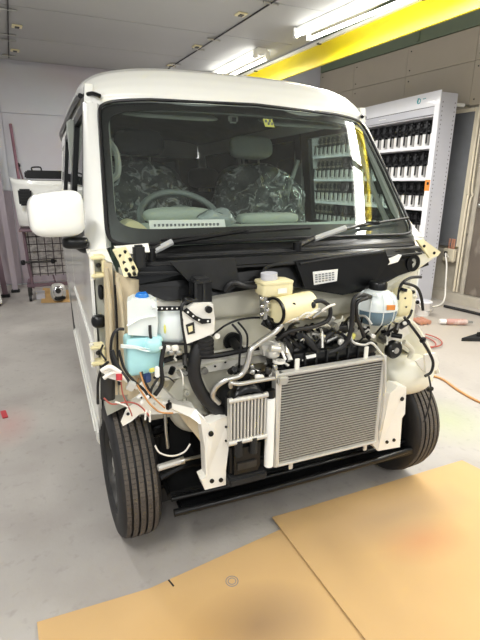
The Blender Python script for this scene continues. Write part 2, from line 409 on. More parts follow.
# ------------------------------------------------------------------ right-hand background
dr = struct('door_1', wallquad(1.42, 2.27, .12, 2.15, .02, .05), 'door')
wallquad(1.49, 2.20, .22, .95, .05, .056).build('door_panel', 'door', dr)
wallquad(1.49, 2.20, 1.05, 2.0, .05, .056).build('door_panel', 'door', dr)
k = MB().sup((wx(2.2)-.10, 2.2, 1.16), (.055, .055, .055), 2).build('door_knob', 'steel', dr)
MB().cyl((wx(2.2)-.05, 2.2, 1.16), (wx(2.2)-.09, 2.2, 1.16), .012, 12).build('knob_neck', 'steel', k)
struct('trim_3', wallquad(2.28, 2.33, .11, 2.2, .0, .05), 'concrete')
bd = thing('wall_board', 'dark grey framed board on the wall between cabinet and door', 'board')
wallquad(2.48, 3.5, .70, 2.17, .021, .03).build('panel', 'board', bd)
wallquad(2.445, 2.48, .66, 2.21, .021, .03).build('frame', 'pipe', bd)
wallquad(2.48, 3.5, .66, .70, .021, .04).build('frame', 'board', bd)
wallquad(2.48, 3.5, 2.17, 2.21, .021, .04).build('frame', 'pipe', bd)
for i, (yp, r) in enumerate(((2.415, .015), (2.375, .011))):
    t = thing('wall_pipe', ['thick cream pipe running down the wall left of the brown door', 'thin cream pipe right beside the thick one by the brown door'][i], 'pipe', (wx(yp)-.045, yp, .12))
    MB().tube([(0, 0, 0), (0, 0, 1.0), (.01, -.02*i, 1.15), (0, 0, 1.3), (0, 0, 2.6)], r, 10).build('tube', 'pipe', t)
    for z in (.7, 2.0): MB().cyl((0, 0, z), (.045, 0, z), .006, 8).build('clip', 'steel', t)
ob = thing('socket_box', 'cream wall socket box with copper pipes below the dark board', 'socket box', (wx(2.55), 2.55, .55))
MB().box((-.03, 0, 0), (.06, .17, .16), None, .012).build('box', 'pipe', ob)
MB().box((-.065, .03, .01), (.012, .05, .07), None, .004).build('socket', 'black', ob)
for dy in (-.05, -.02, .02): MB().cyl((-.035, dy, .08), (-.035, dy, .2), .012, 10).build('copper_pipe', 'copper', ob)
tag(MB().tube([(3.655, 2.52, .53), (3.58, 2.50, .58), (3.54, 2.42, .45), (3.52, 2.38, .25), (3.47, 2.32, .06), (3.3, 2.25, .012), (3.05, 2.25, .012)], .009, 8).build('power_cord', 'wire_w'),
    'white power cord drooping from the socket box to the floor', 'cord')
ab = thing('steel_rod', 'short steel rod with pale sleeve fixed high beside the cabinet', 'rod', (3.46, 2.60, 2.24))
MB().cyl((0, 0, 0), (.25, -.02, 0), .012, 10).build('rod', 'steel', ab)
MB().cyl((.04, 0, .0), (.18, -.015, 0), .02, 10).build('sleeve', 'lamp_body', ab)

# paint mixing cabinet: front face at x = 3.22, running along the wall
CX0, CX1, CY0, CY1, CT = 3.215, 3.45, 2.50, 5.18, 2.335
cab = thing('paint_mixing_cabinet', 'tall white shelf cabinet holding rows of paint tins along the right wall', 'cabinet', (3.33, 2.5, 0))
def cabbox(a, b, name, m, bev=.003, par=cab):
    o = box((a[0]-3.33, a[1]-2.5, a[2]), (b[0]-3.33, b[1]-2.5, b[2]), bev).build(name, m, par); return o
side = cabbox((CX0, CY0, 0), (CX1, CY0+.035, CT), 'side_panel', 'grey_metal')
h = MB()
for i in range(44):
    for j in (0, 1): h.box((CX0-3.33+.03+j*(CX1-CX0-.06), -.0008, .3+i*.045), (.007, .002, .014))
tag(h.build('slot_holes', 'dark_steel', side), kind='stuff')
cabbox((CX0, CY1-.03, 0), (CX1, CY1, CT), 'side_panel', 'white_metal')
cabbox((CX1-.012, CY0+.035, .1), (CX1, CY1-.03, CT-.03), 'back_panel', 'black_soft')
cabbox((CX0, CY0+.036, CT-.03), (CX1, CY1-.03, CT), 'top_panel', 'white_metal')
hd = cabbox((CX0-.012, CY0, CT-.13), (CX0, CY1, CT+.02), 'header', 'white_metal')
cabbox((CX0-.006, CY0+.03, CT-.215), (CX0+.006, CY1, CT-.135), 'lower_header', 'grey_metal')
cabbox((CX0-.012, CY0, 0), (CX0, CY0+.075, CT-.13), 'front_stile', 'white_metal')
# logo: teal ring with a leaf-like stroke and two small lines of lettering
lg = MB(); lg.lathe([(.030, -.001), (.030, .001), (.020, .001), (.020, -.001)], 20, (CX0-.0135-3.33, .32, CT-.05), 'X', close=True)
lg.sup((CX0-.0135-3.33, .335, CT-.045), (.002, .02, .06), 2, 12, 8)
lg.build('logo', 'logo', hd)
for i in range(4): MB().box((CX0-.0135-3.33, .255-i*.012, CT-.035), (.002, .007, .009)).build('logo_letter', 'logo', hd)
for i in range(7): MB().box((CX0-.0075-3.33, 1.0-i*.02, CT-.175), (.003, .012, .01)).build('header_letter', 'lamp_body', hd)
st = MB().box((CX0-.014-3.33, .038, 1.37), (.003, .072, .12)).build('warning_sticker', 'orange', cab); st['label'] = 'orange warning sticker'
MB().box((CX0-.017-3.33, .03, 1.39), (.004, .03, .03)).build('symbol', 'black', st)
SH = [0.12, 0.42, .78, 1.12, 1.455, 1.80]
for z in SH:
    cabbox((CX0-.008, CY0+.036, z-.035), (CX1-.013, CY1-.031, z), 'shelf', 'white_metal', .004)
cabbox((CX0+.02, CY0+.036, 2.105), (CX1-.013, CY1-.031, 2.12), 'shelf', 'white_metal')
# tins with mixing lids
tin = thing('paint_tin', 'x', 'tin', (3.30, 2.62, 1.80), 0, 'paint tins in the mixing cabinet')
MB().lathe([(.038, .001), (.041, .004), (.041, .128), (.037, .132)], 16).build('can', 'can', tin)
ld = MB().lathe([(.043, .133), (.043, .150), (.030, .158), (.012, .162)], 16).build('mixing_lid', 'lid', tin)
x = MB().cyl((0, 0, .163), (0, 0, .26), .007, 8); x.box((0, 0, .222), (.014, .095, .014), Matrix.Rotation(.5, 3, 'X')); x.box((0, 0, .222), (.014, .095, .014), Matrix.Rotation(-.5, 3, 'X')); x.box((0, 0, .262), (.03, .04, .016), None, .004)
x.lathe([(.006, -.004), (.02, -.004), (.026, -.004), (.026, .004), (.006, .004)], 10, (-.014, 0, .222), 'X')
x.build('stirrer', 'lid', tin)
x = MB().box((-.052, .056, .095), (.020, .018, .14), None, .005); x.box((-.045, .02, .158), (.03, .05, .012), None, .003); x.build('pour_handle', 'lid', tin)
rows = {1.80: 'top', 1.455: 'second', 1.12: 'third', .78: 'fourth', .42: 'fifth'}
first = True; rnd = random.Random(4)
ordinals = ['first', 'second', 'third', 'fourth', 'fifth', 'sixth', 'seventh', 'eighth', 'ninth', 'tenth', 'eleventh', 'twelfth', 'thirteenth', 'fourteenth', 'fifteenth', 'sixteenth', 'seventeenth', 'eighteenth', 'nineteenth', 'twentieth', 'twenty-first', 'twenty-second']
for z, rn in rows.items():
    if rn == 'fifth': continue
    for i in range(21):
        lab = 'white paint tin with black stirring lid, %s from the near end of the %s shelf' % (ordinals[i], rn)
        loc = (3.30, 2.63+i*.120, z)
        if first: tin.location = loc; tin['label'] = lab; first = False
        else: dup(tin, loc, lab)

# things on the floor by the right wall
cr = thing('wooden_crate', 'pale pinkish wooden crate on the floor behind the right wheel', 'crate', (2.55, 2.12, 0), .2)
for a, b in (((-.12, -.12, 0), (-.10, .12, .3)), ((.10, -.12, 0), (.12, .12, .3)), ((-.10, .1, 0), (.1, .12, .3)), ((-.10, -.12, 0), (.1, -.1, .12)), ((-.1, -.1, .0), (.1, .1, .02))):
    box(a, b, .003).build('board', 'wood', cr)
box((-.10, -.122, .2), (.1, -.1, .3), .003).build('board', 'pink', cr)
tn = thing('paint_pail', 'small white pail with lid on the floor near the cabinet foot', 'pail', (2.88, 2.05, 0))
MB().lathe([(.07, 0), (.085, .13), (.09, .135), (.09, .155), (.08, .16)], 20).build('body', 'can', tn)
MB().tube([(-.09, 0, .12), (-.05, -.1, .07), (.05, -.1, .07), (.09, 0, .12)], .004, 6).build('handle', 'steel', tn)
MB().lathe([(.092, .14), (.094, .15), (.06, .163), (.01, .165)], 20).build('lid', 'grey_metal', tn)
fl = thing('pressure_bottle', 'small pinkish cylinder lying on the floor by the concrete wall foot', 'cylinder', (2.92, 1.62, .034), -.45)
MB().lathe([(.010, -.11), (.022, -.105), (.032, -.085), (.032, .085), (.022, .105), (.010, .11)], 18, axis='X').build('body', 'pink', fl)
MB().cyl((.11, 0, 0), (.16, 0, 0), .012, 10).build('neck', 'steel', fl)
MB().cyl((-.11, 0, 0), (-.17, 0, 0), .026, 10).build('cap', 'can', fl)
ct = thing('copper_offcuts', 'short reddish copper pipe ends lying beside the white pail', 'pipe offcut', (2.62, 1.80, .025))
for i in range(3): MB().cyl((-.05+.05*i, -.07, 0), (-.03+.05*i, .07, .0), .022, 10).build('pipe_end', 'copper', ct)
tag(MB().tube([(3.35, 2.2, .02), (3.42, 1.9, .02), (3.48, 1.5, .02), (3.5, 1.0, .02), (3.45, .6, .02)], .016, 8).build('air_hose', 'rubber'), 'black air hose running along the foot of the right wall', 'hose')
tag(MB().tube([(3.27, 1.45, .014), (3.2, 1.25, .014), (3.25, .9, .014), (3.1, .5, .014)], .012, 8).build('copper_tube', 'copper'), 'reddish copper tube lying beside the black air hose', 'pipe')
jk = thing('floor_ramp', 'flat black wedge lying on the floor at the right edge', 'wedge', (2.72, 1.22, 0), -.35)
MB().plate([(-.16, -.06, .002), (.35, -.1, .002), (.35, .12, .002), (.1, .1, .002)], (0, 0, .03)).build('base', 'black_soft', jk)
MB().plate([(.0, -.02, .034), (.3, -.05, .034), (.3, .06, .034)], (0, 0, .04)).build('top', 'black', jk)
lp = []
for i in range(26):
    w = 2*PI*i/12; lp.append((2.05+.17*math.cos(w)+.006*i, 1.35+.2*math.sin(w), .01+.0005*i))
tag(MB().tube(lp, .006, 6).build('coiled_hose', 'wire_r'), 'thin reddish hose coiled on the floor right of the van', 'hose')
tag(MB().tube([(1.50, .83, .009), (1.60, .77, .009), (1.703, 0.638, 0.0090), (1.661, 0.435, 0.0090), (1.648, 0.245, 0.0090), (1.72, .05, .009), (1.9, -.3, .009)], .009, 8).build('orange_hose', 'wire_o'), 'thin brownish orange hose on the floor beside the right front tyre', 'hose')

# ------------------------------------------------------------------ left background
LB = 3.9
bp_ = thing('bumper_cover', 'white loose bumper cover with slatted vents propped on a stand', 'bumper', (-.74, LB, 0))
def bump_pt(u, v):   # u along x, v down the face
    x = -.43+.86*u; e = abs(2*u-1)
    prof = [(.02, 1.385), (-.04, 1.375), (-.055, 1.34), (-.05, 1.30), (-.06, 1.17), (-.075, 1.12), (-.07, .98), (-.04, .90), (.02, .875)]
    f = v*(len(prof)-1); i = min(int(f), len(prof)-2); t = f-i
    y = prof[i][0]*(1-t)+prof[i+1][0]*t; z = prof[i][1]*(1-t)+prof[i+1][1]*t
    x += (1-2*u)*.05*v
    return (x, y+.16*e**4, z+.03*e**6*(1 if v < .5 else 0))
MB().grid(bump_pt, 32, 24, (0, .02, 0)).build('cover', 'paint', bp_)
for sx, x0 in ((-1, -.35), (1, .23)):
    r = box((x0, -.088, 1.12), (x0+.13, -.04, 1.29), .015).build('vent', 'black', bp_)
    for i in range(5): box((x0+.01, -.1, 1.135+i*.03), (x0+.12, -.085, 1.148+i*.03), .002).build('slat', 'black_soft', r)
cs = thing('black_case', 'flat black case with handle resting on top of the white bumper', 'case', (-.80, LB+.0, 1.388))
MB().box((0, .02, .045), (.42, .14, .075), None, .012).build('body', 'black', cs)
MB().box((0, .02, .086), (.36, .11, .012), None, .003).build('lid', 'black_soft', cs)
MB().tube([(-.13, .02, .088), (-.13, .02, .12), (-.05, .02, .125), (-.04, .02, .088)], .008, 8).build('handle', 'black', cs)
sd = thing('parts_stand', 'dark mauve metal stand on castors with a silvery wire-grid panel, under the bumper cover', 'stand', (-1.10, 4.18, 0))
MB().tube([(0, 0, .98), (.01, 0, .5), (.03, 0, .2), (.03, 0, .16)], .017, 8).build('post', 'post', sd)
MB().tube([(.75, 0, .98), (.75, 0, .5), (.75, 0, .2), (.75, 0, .16)], .017, 8).build('post', 'post', sd)
MB().cyl((-.04, -.03, .47), (.32, -.03, .47), .013, 8).build('cross_bar', 'dark_steel', sd)
for xx in (-.04, .28): MB().sup((xx, -.04, .47), (.05, .05, .06), 3, 12, 8).build('clamp', 'black', sd)
MB().bb((-.03, -.02, .17), (.78, .02, .21), .005).build('lower_rail', 'post', sd)
MB().bb((-.03, .0, .17), (.01, .35, .21), .005).build('foot_rail', 'post', sd)
MB().bb((.74, 0, .17), (.78, .35, .21), .005).build('foot_rail', 'post', sd)
MB().bb((-.03, -.36, .845), (.78, .1, .868), .005).build('top_shelf', 'post', sd)
for xx in (-.01, .76):
    for y2 in (.0, .33):
        c = MB().bb((xx-.018, y2-.02, .055), (xx+.018, y2+.02, .17), .005).build('castor', 'dark_steel', sd)
        MB().lathe([(.006, -.014), (.036, -.014), (.036, .014), (.006, .014)], 16, (xx, y2, .036), 'X').build('castor_wheel', 'rubber', c)
wm = MB().box((0, .03, .57), (.72, .03, .56), None, .005).build('foil_panel', 'foil', sd, (.38, .06, 0)); wm['label'] = 'silvery crumpled panel behind a dark wire grid'
for i in range(9): MB().cyl((-.34+.085*i, .006, .28), (-.34+.085*i, .006, .86), .005, 6).build('upright_wire', 'wire', wm)
for i in range(7): MB().cyl((-.37, -.002, .31+.088*i), (.37, -.002, .31+.088*i), .005, 6).build('cross_wire', 'wire', wm)
tag(MB().plate([(-0.999, 4.034, 0.0030), (-0.617, 3.943, 0.0030), (-0.578, 4.553, 0.0030), (-0.976, 4.891, 0.0030)], (0, 0, .005)).build('cardboard_piece', 'card_edge'), 'small square of cardboard on the floor under the loose headlamp', 'cardboard')
hl = thing('headlamp', 'loose white and chrome headlamp lying on the small cardboard', 'headlamp', (-.80, 4.06, .009), .2)
MB().sup((0, 0, .105), (.17, .16, .21), 3, 20, 12).build('housing', 'alu_matte', hl)
MB().sup((-.01, -.06, .12), (.12, .07, .14), 2.5, 20, 12).build('lens', 'chrome', hl)
MB().sup((.0, -.07, .045), (.13, .05, .05), 3, 16, 10).build('rubber_seal', 'black', hl)
MB().lathe([(.01, -.01), (.03, -.01), (.03, .01), (.01, .01)], 14, (-.02, -.1, .14), 'Y').build('bulb_ring', 'dark_steel', hl)
sb = thing('small_box', 'tiny pale blue box on the floor under the parts stand', 'box', (-1.0, 4.28, 0))
MB().box((0, 0, .04), (.10, .08, .08), None, .005).build('body', 'grey_metal', sb)
MB().box((0, 0, .083), (.104, .084, .012), None, .003).build('lid', 'wall_blue', sb)
# leaning poles
k = thing('wooden_pole', 'long dusky red pole leaning upright against the back wall', 'pole', (-1.10, 5.0, 0))
MB().tube([(.0, .0, .0), (-.01, .08, 1.2)], .009, 8, False).build('thin_rod', 'wire', k)
MB().tube([(-.01, .08, 1.2), (-.04, .17, 2.06)], .018, 8, False).build('sleeve', 'stick', k)
k = thing('broom_stick', 'thin grey stick with black knob leaning against the back wall', 'stick', (-.80, 4.85, 0))
MB().tube([(0, 0, 0), (-.30, .33, 1.55)], .010, 8, False).build('stick', 'post', k)
MB().sup((-.305, .335, 1.57), (.05, .05, .06), 2, 12, 8).build('knob', 'black', k)
for i, (x, y, tx, h, m, lab) in enumerate([(-1.40, 4.5, -.10, 1.5, 'post', 'mauve flat post leaning at the left edge beside the bumper stand'),
                                  (-1.30, 4.75, -.05, 1.75, 'wall_purple', 'pale mauve flat board leaning behind the left edge post')]):
    k = thing('leaning_board', lab, 'board', (x, y, 0))
    MB().plate([(-.03, 0, .03), (.03, 0, .03), (.03+tx, .25, h), (-.03+tx, .25, h)], (0, .025, 0)).build('board', m, k)
    MB().bb((-.05, -.03, 0), (.05, .05, .035), .006).build('foot', 'black_soft', k)
k = thing('white_panel', 'white door-like panel standing at the far left edge', 'panel', (-1.55, 4.05, 0), .1)
MB().box((0, 0, .42), (.26, .03, .80), Matrix.Rotation(-.04, 3, 'Y'), .01).build('panel', 'paint', k)
MB().box((.09, -.02, .62), (.05, .012, .06), None, .004).build('catch', 'black', k)
MB().bb((-.1, -.03, 0), (.13, .03, .025), .005).build('foot', 'dark_steel', k)
tag(MB().box((-1.20, 1.20, .004), (.03, .10, .008), .2, .002).build('tape_scrap', 'red'), 'small red scrap lying on the concrete at the left edge', 'scrap')

# ------------------------------------------------------------------ cardboard in front
c1 = tag(MB().plate([(-1.003, -0.364, 0.0040), (-0.643, -0.372, 0.0040), (-0.059, -0.285, 0.0040), (.10, -.36, .004), (.10, -1.0, .004), (-.95, -1.0, .004)], (0, 0, .004)).build('cardboard_sheet', 'card_a'),
    'flat cardboard sheet on the floor at lower left with smeared dark print', 'cardboard', 'floor cardboard')
c2 = tag(MB().plate([(-0.096, -0.220, 0.0100), (0.038, -0.221, 0.0100), (0.991, -0.209, 0.0100), (1.011, -0.300, 0.0100), (1.15, -.36, .010), (.78, -.66, .010), (.42, -1.05, .010), (-.06, -1.0, .010), (-0.070, -0.810, 0.0100)], (0, 0, .005)).build('cardboard_sheet', 'card_b'),
    'large flat cardboard sheet in front of the radiator with faint red print', 'cardboard', 'floor cardboard')
c3 = tag(MB().plate([(1.16, -.40, .003), (1.5, -.7, .003), (.9, -1.3, .003), (.50, -1.06, .003), (.80, -.66, .003)], (0, 0, .005)).build('cardboard_sheet', 'card_c'),
    'flat cardboard sheet cut off by the lower right edge', 'cardboard', 'floor cardboard')
m = MB()
for r in (.012, .02): m.lathe([(r, 0), (r+.003, 0), (r+.003, .0006), (r, .0006)], 24, (-0.369, -0.452, 0.0080), 'Z', close=True)
m.build('round_stamp', 'print', c1)
MB().box((-0.570, -0.379, 0.0080), (.006, .035, .001), .3).build('slit', 'black_soft', c1)

# ------------------------------------------------------------------ the van
van = thing('van', 'white van facing forward with its whole front end stripped off', 'van')
def part(mb, name, m, par=van, label=None):
    o = mb.build(name, m, par)
    if label: o['label'] = label
    return o
FY = -.03
def sgn(v): return -1 if v < 0 else 1
# --- windshield surface
def WS(u, t, inset=0.0):
    w = .668+(.620-.668)*t
    a = abs(u)
    e = a**2.6 if a < 1 else 1+2.6*(a-1)
    y = -.118+(.250+.118)*t + (.085+.019*t)*e + inset*.8
    z = 1.157+(1.667-1.157)*t - .017*e - inset*.55
    return (u*w, y, z+.012*math.sin(PI*min(max(t, 0), 1)))
def ring(ax, at, n, k, cx=0, ct=.5):
    c, s = math.cos(k), math.sin(k)
    return (cx+ax*sgn(c)*abs(c)**(2/n), ct+at*sgn(s)*abs(s)**(2/n))
NR = 128
gm = MB(); gm.grid(lambda u, v: WS(-.985+1.97*u, .008+.984*v), 80, 48)
ws = part(gm, 'windshield', 'glass')
fm = MB(); vs = []; fs = []
for i in range(NR):
    k = 2*PI*i/NR
    for (ax, at, n, cx, ct, ins) in ((.99, .495, 16, 0, .5, .004), (.955, .42, 11, .01, .515, .004), (.955, .42, 11, .01, .515, .010), (.99, .495, 16, 0, .5, .010)):
        u, t = ring(ax, at, n, k, cx, ct); vs.append(WS(u, t, ins))
for i in range(NR):
    a, b = i*4, ((i+1) % NR)*4
    for q in range(4): fs.append((a+q, b+q, b+(q+1) % 4, a+(q+1) % 4))
fm.add(vs, fs, True); part(fm, 'black_border', 'frit', ws)
# rubber moulding round the glass
mo = MB(); mo.tube([WS(*ring(.995, .500, 16, 2*PI*i/NR), -.008) for i in range(NR+1)], .0065, 6, False, False); part(mo, 'moulding', 'rubber', ws)
stk = MB().plate([WS(*q, .010) for q in ((.045, .905), (.115, .905), (.115, .835), (.045, .835))], (0, .001, 0)); part(stk, 'inspection_sticker', 'yellow', ws, 'small yellow square sticker')
stt = MB()
for q in ((.06, .88), (.09, .885), (.075, .86), (.10, .86)):
    p = WS(*q, .007); stt.box(p, (.008, .002, .01))
part(stt, 'sticker_marks', 'print', ws)
# --- roof
PR_ = [(.250, 1.667, .600, 1.652, .104), (.262, 1.690, .625, 1.662, .100), (.285, 1.722, .645, 1.672, .100), (.325, 1.760, .655, 1.680, .095), (.38, 1.798, .661, 1.688, .085), (.48, 1.828, .664, 1.695, .07),
       (.65, 1.855, .665, 1.702, .04), (.9, 1.868, .666, 1.71, .01), (1.4, 1.88, .666, 1.72, 0), (2.1, 1.875, .665, 1.73, 0), (2.7, 1.865, .66, 1.735, 0), (2.88, 1.84, .655, 1.72, 0), (2.94, 1.78, .65, 1.70, 0)]
def roof_pt(drop, shrink):
    def f(u, v):
        q = v*(len(PR_)-1); i = min(int(q), len(PR_)-2); t = q-i
        yc, zc, xe, ze, bu = [PR_[i][k]*(1-t)+PR_[i+1][k]*t for k in range(5)]
        a = PI*(1-u); c, s = math.cos(a), max(math.sin(a), 0); n = 3.2
        hx = sgn(c)*abs(c)**(2/n)
        if not drop and q < 1:
            g = Vector(WS(hx, 1.012)); i0 = PR_[1]; p1 = Vector((hx*i0[2], i0[0]+i0[4]*abs(hx)**3, i0[3]+(i0[1]-i0[3])*s**(2/n)))
            return tuple(g*(1-q)+p1*q)
        return (hx*(xe-shrink), yc+bu*abs(hx)**3+(.02 if drop and v == 0 else 0), ze+(zc-ze)*s**(2/n)-drop)
    return f
part(MB().grid(roof_pt(0, 0), 64, 48, (0, .0, -.012)), 'roof', 'paint')
part(MB().grid(roof_pt(.03, .03), 40, 36, (0, .0, -.008)), 'headliner', 'headliner')
# --- sides
def SX(y, z):
    if z < .8: x = .722+(z-.24)/.56*.016
    elif z < 1.12: x = .738-(z-.8)*.01
    else: x = .735-(z-1.12)*(.073/.58)
    if y > 2.5: x -= .03*((y-2.5)/.45)**2
    return x
def side(s, y0, y1, z0, z1, ny=8, nz=8, th=.02, out=0.0):
    def f(u, v):
        za = z0; zb = z1
        z = None
        if callable(z0) or callable(z1):
            y = y0+(y1-y0)*u if not callable(y0) else None
            a = z0(y) if callable(z0) else z0; b = z1(y) if callable(z1) else z1; z = a+(b-a)*v
        else:
            z = z0+(z1-z0)*v; a = y0(z) if callable(y0) else y0; b = y1(z) if callable(y1) else y1; y = a+(b-a)*u
        return (s*(SX(y, z)+out), y, z)
    return MB().grid(f, ny, nz, (-s*th, 0, 0))
def lerp(x, pts):
    if x <= pts[0][0]: return pts[0][1]
    for (a, p), (b, q) in zip(pts, pts[1:]):
        if x <= b: return p+(q-p)*(x-a)/(b-a)
    return pts[-1][1]
df = lambda z: lerp(z, [(.27, .27), (.33, .20), (.45, .10), (.62, -.03), (.78, -.10), (.95, -.125), (1.13, -.13)])
wf = lambda z: lerp(z, [(1.13, -.03), (1.20, .10), (1.62, .37), (1.66, .42)])     # front edge of the door window
for s in (-1, 1):
    dk = part(side(s, df if s < 0 else (lambda z: df(z)+.10), .98, .27, 1.13, 16, 24, .01), 'front_door', 'paint')
    # crease along the door
    part(MB().tube([(s*(SX(y, .80)+.001), y, .80) for y in (-.09+.1*(s > 0), .2, .6, .97)], .006, 6), 'door_crease', 'paint', dk)
    part(side(s, wf, lambda z: wf(z)+.035, 1.13, 1.655, 2, 10, .03), 'window_frame', 'paint', dk)
    part(side(s, .90, .98, 1.13, 1.66, 2, 8, .03, .001), 'window_post', 'black', dk)
    part(side(s, .44, .98, 1.62, 1.665, 6, 2, .03), 'window_frame', 'black', dk)
    part(side(s, lambda z: wf(z)+.035, lambda z: wf(z)+.055, 1.13, 1.64, 2, 10, .028, .001), 'window_seal', 'black', dk)
    part(side(s, .12, .90, 1.125, 1.15, 6, 2, .03, .004), 'belt_strip', 'black', dk)
    part(side(s, lambda z: wf(z)+.05, .905, 1.14, 1.63, 8, 8, .004, -.012), 'side_window', 'side_glass', dk)
    sdr = part(side(s, .988, 1.95, .27, 1.13, 8, 16, .03), 'sliding_door', 'paint')
    part(side(s, .988, 1.06, 1.13, 1.66, 2, 8, .03, .001), 'window_post', 'black', sdr)
    part(side(s, 1.06, 1.95, 1.62, 1.665, 4, 2, .03), 'window_frame', 'black', sdr)
    part(side(s, 1.87, 1.95, 1.13, 1.66, 2, 8, .03), 'window_post', 'black', sdr)
    part(side(s, 1.06, 1.87, 1.14, 1.63, 4, 6, .004, -.012), 'side_window', 'dark_glass', sdr)
    part(side(s, 1.05, 1.90, 1.125, 1.15, 6, 2, .03, .004), 'belt_strip', 'black', sdr)
    arch = lambda y: .30+math.sqrt(max(0, .335**2-(y-2.332)**2))
    q = part(side(s, 1.957, 2.94, arch, 1.13, 24, 10, .03), 'rear_quarter', 'paint')
    part(side(s, 1.957, 2.94, 1.62, 1.70, 6, 2, .03), 'window_frame', 'paint', q)
    part(side(s, 1.957, 2.03, 1.13, 1.66, 2, 6, .03), 'window_post', 'paint', q)
    part(side(s, 2.82, 2.94, 1.13, 1.66, 2, 6, .03), 'window_post', 'paint', q)
    part(side(s, 2.03, 2.82, 1.13, 1.63, 4, 6, .004, -.012), 'side_window', 'dark_glass', q)
    part(side(s, .38, 2.94, 1.655, 1.72, 20, 2, .03, -.002), 'roof_rail_panel', 'paint')
    part(MB().tube([(s*(SX(y, 1.69)+.012), y, z) for y, z in ((.40, 1.678), (.5, 1.69), (.9, 1.705), (1.6, 1.715), (2.4, 1.722), (2.9, 1.715))], .010, 8), 'drip_moulding', 'black')
    part(MB().tube([(s*.610, .335, 1.672), (s*.635, .365, 1.684), (s*.662, .40, 1.68)], .008, 8), 'moulding_end', 'black')
    sl = part(MB().grid(lambda u, v: (s*(.735-.02*abs(2*v-1)**2), .30+1.68*u, .195+.085*v), 10, 6, (-s*.03, 0, 0)), 'side_sill', 'paint')
    part(MB().tube([(s*.736, .33, .262), (s*.736, 1.95, .262)], .004, 6, False), 'sill_rib', 'paint', sl)
    # A pillar between glass edge and door window
    def ap(u, v):
        g = Vector(WS(s*1.0, v)); z = g.z
        zz = 1.13+(1.66-1.13)*v; yb = wf(zz); sdv = Vector((s*SX(yb, zz), yb, zz))
        mid = (g+sdv)/2 + Vector((s*.018, -.022, 0))
        return tuple(g*(1-u)**2 + mid*2*u*(1-u)*1.0 + sdv*u**2) if True else None
    part(MB().grid(ap, 10, 14, (-s*.02, .03, 0)), 'a_pillar', 'paint')
    # panel below the pillar foot
    g0 = Vector(WS(s*1.0, 0)); 
    part(MB().plate([g0, (s*(SX(-.03, 1.13)), -.03, 1.14), (s*(SX(-.12, 1.12)), -.125+.1*(s > 0), 1.13), (s*.70, -.13+.09*(s > 0), 1.08), (s*.655, -.10+.03*(s > 0), 1.09)], (0, .02, 0)), 'pillar_foot', 'primer_white')
# tailgate
part(MB().bb((-.70, 2.93, .35), (.70, 2.95, 1.13), .01), 'tailgate', 'paint')
part(MB().bb((-.60, 2.925, 1.60), (.60, 2.945, 1.79), .01), 'tailgate_header', 'paint')
part(MB().bb((-.64, 2.935, 1.13), (.64, 2.942, 1.60)), 'rear_window', 'dark_glass')
part(MB().bb((-.66, 2.93, 1.13), (-.60, 2.95, 1.60), .005), 'tailgate_post', 'paint'); part(MB().bb((.60, 2.93, 1.13), (.66, 2.95, 1.60), .005), 'tailgate_post', 'paint')
part(MB().bb((-.68, 2.95, .25), (.68, 3.05, .5), .03), 'rear_bumper', 'paint')
part(MB().bb((-.67, .16, .22), (.67, 2.9, .33), .02), 'underbody', 'black_soft')
part(MB().bb((-.60, .30, .33), (.60, 2.9, .70), .02), 'cabin_floor', 'cabin')
# --- mirror
def mdisp(v):
    k = (v.x+.105)/.21
    return Vector((v.x, v.y, v.z*(.86+.16*k)+.012*(k)))
mr = part(MB().sup((-.815, -.045, 1.250), (.167, .10, .150), 4.0, 36, 20, Matrix.Rotation(.12, 3, 'Z'), mdisp), 'door_mirror', 'paint')
part(MB().sup((-.812, .010, 1.250), (.13, .012, .12), 6, 24, 12), 'mirror_glass', 'chrome', mr)
part(MB().sup((-.765, -.02, 1.162), (.085, .07, .04), 3.5, 20, 10), 'mirror_base', 'black', mr)
part(MB().tube([(-.76, -.02, 1.165), (-.74, .0, 1.145), (-.715, .02, 1.14)], .022, 10), 'mirror_stem', 'black', mr)
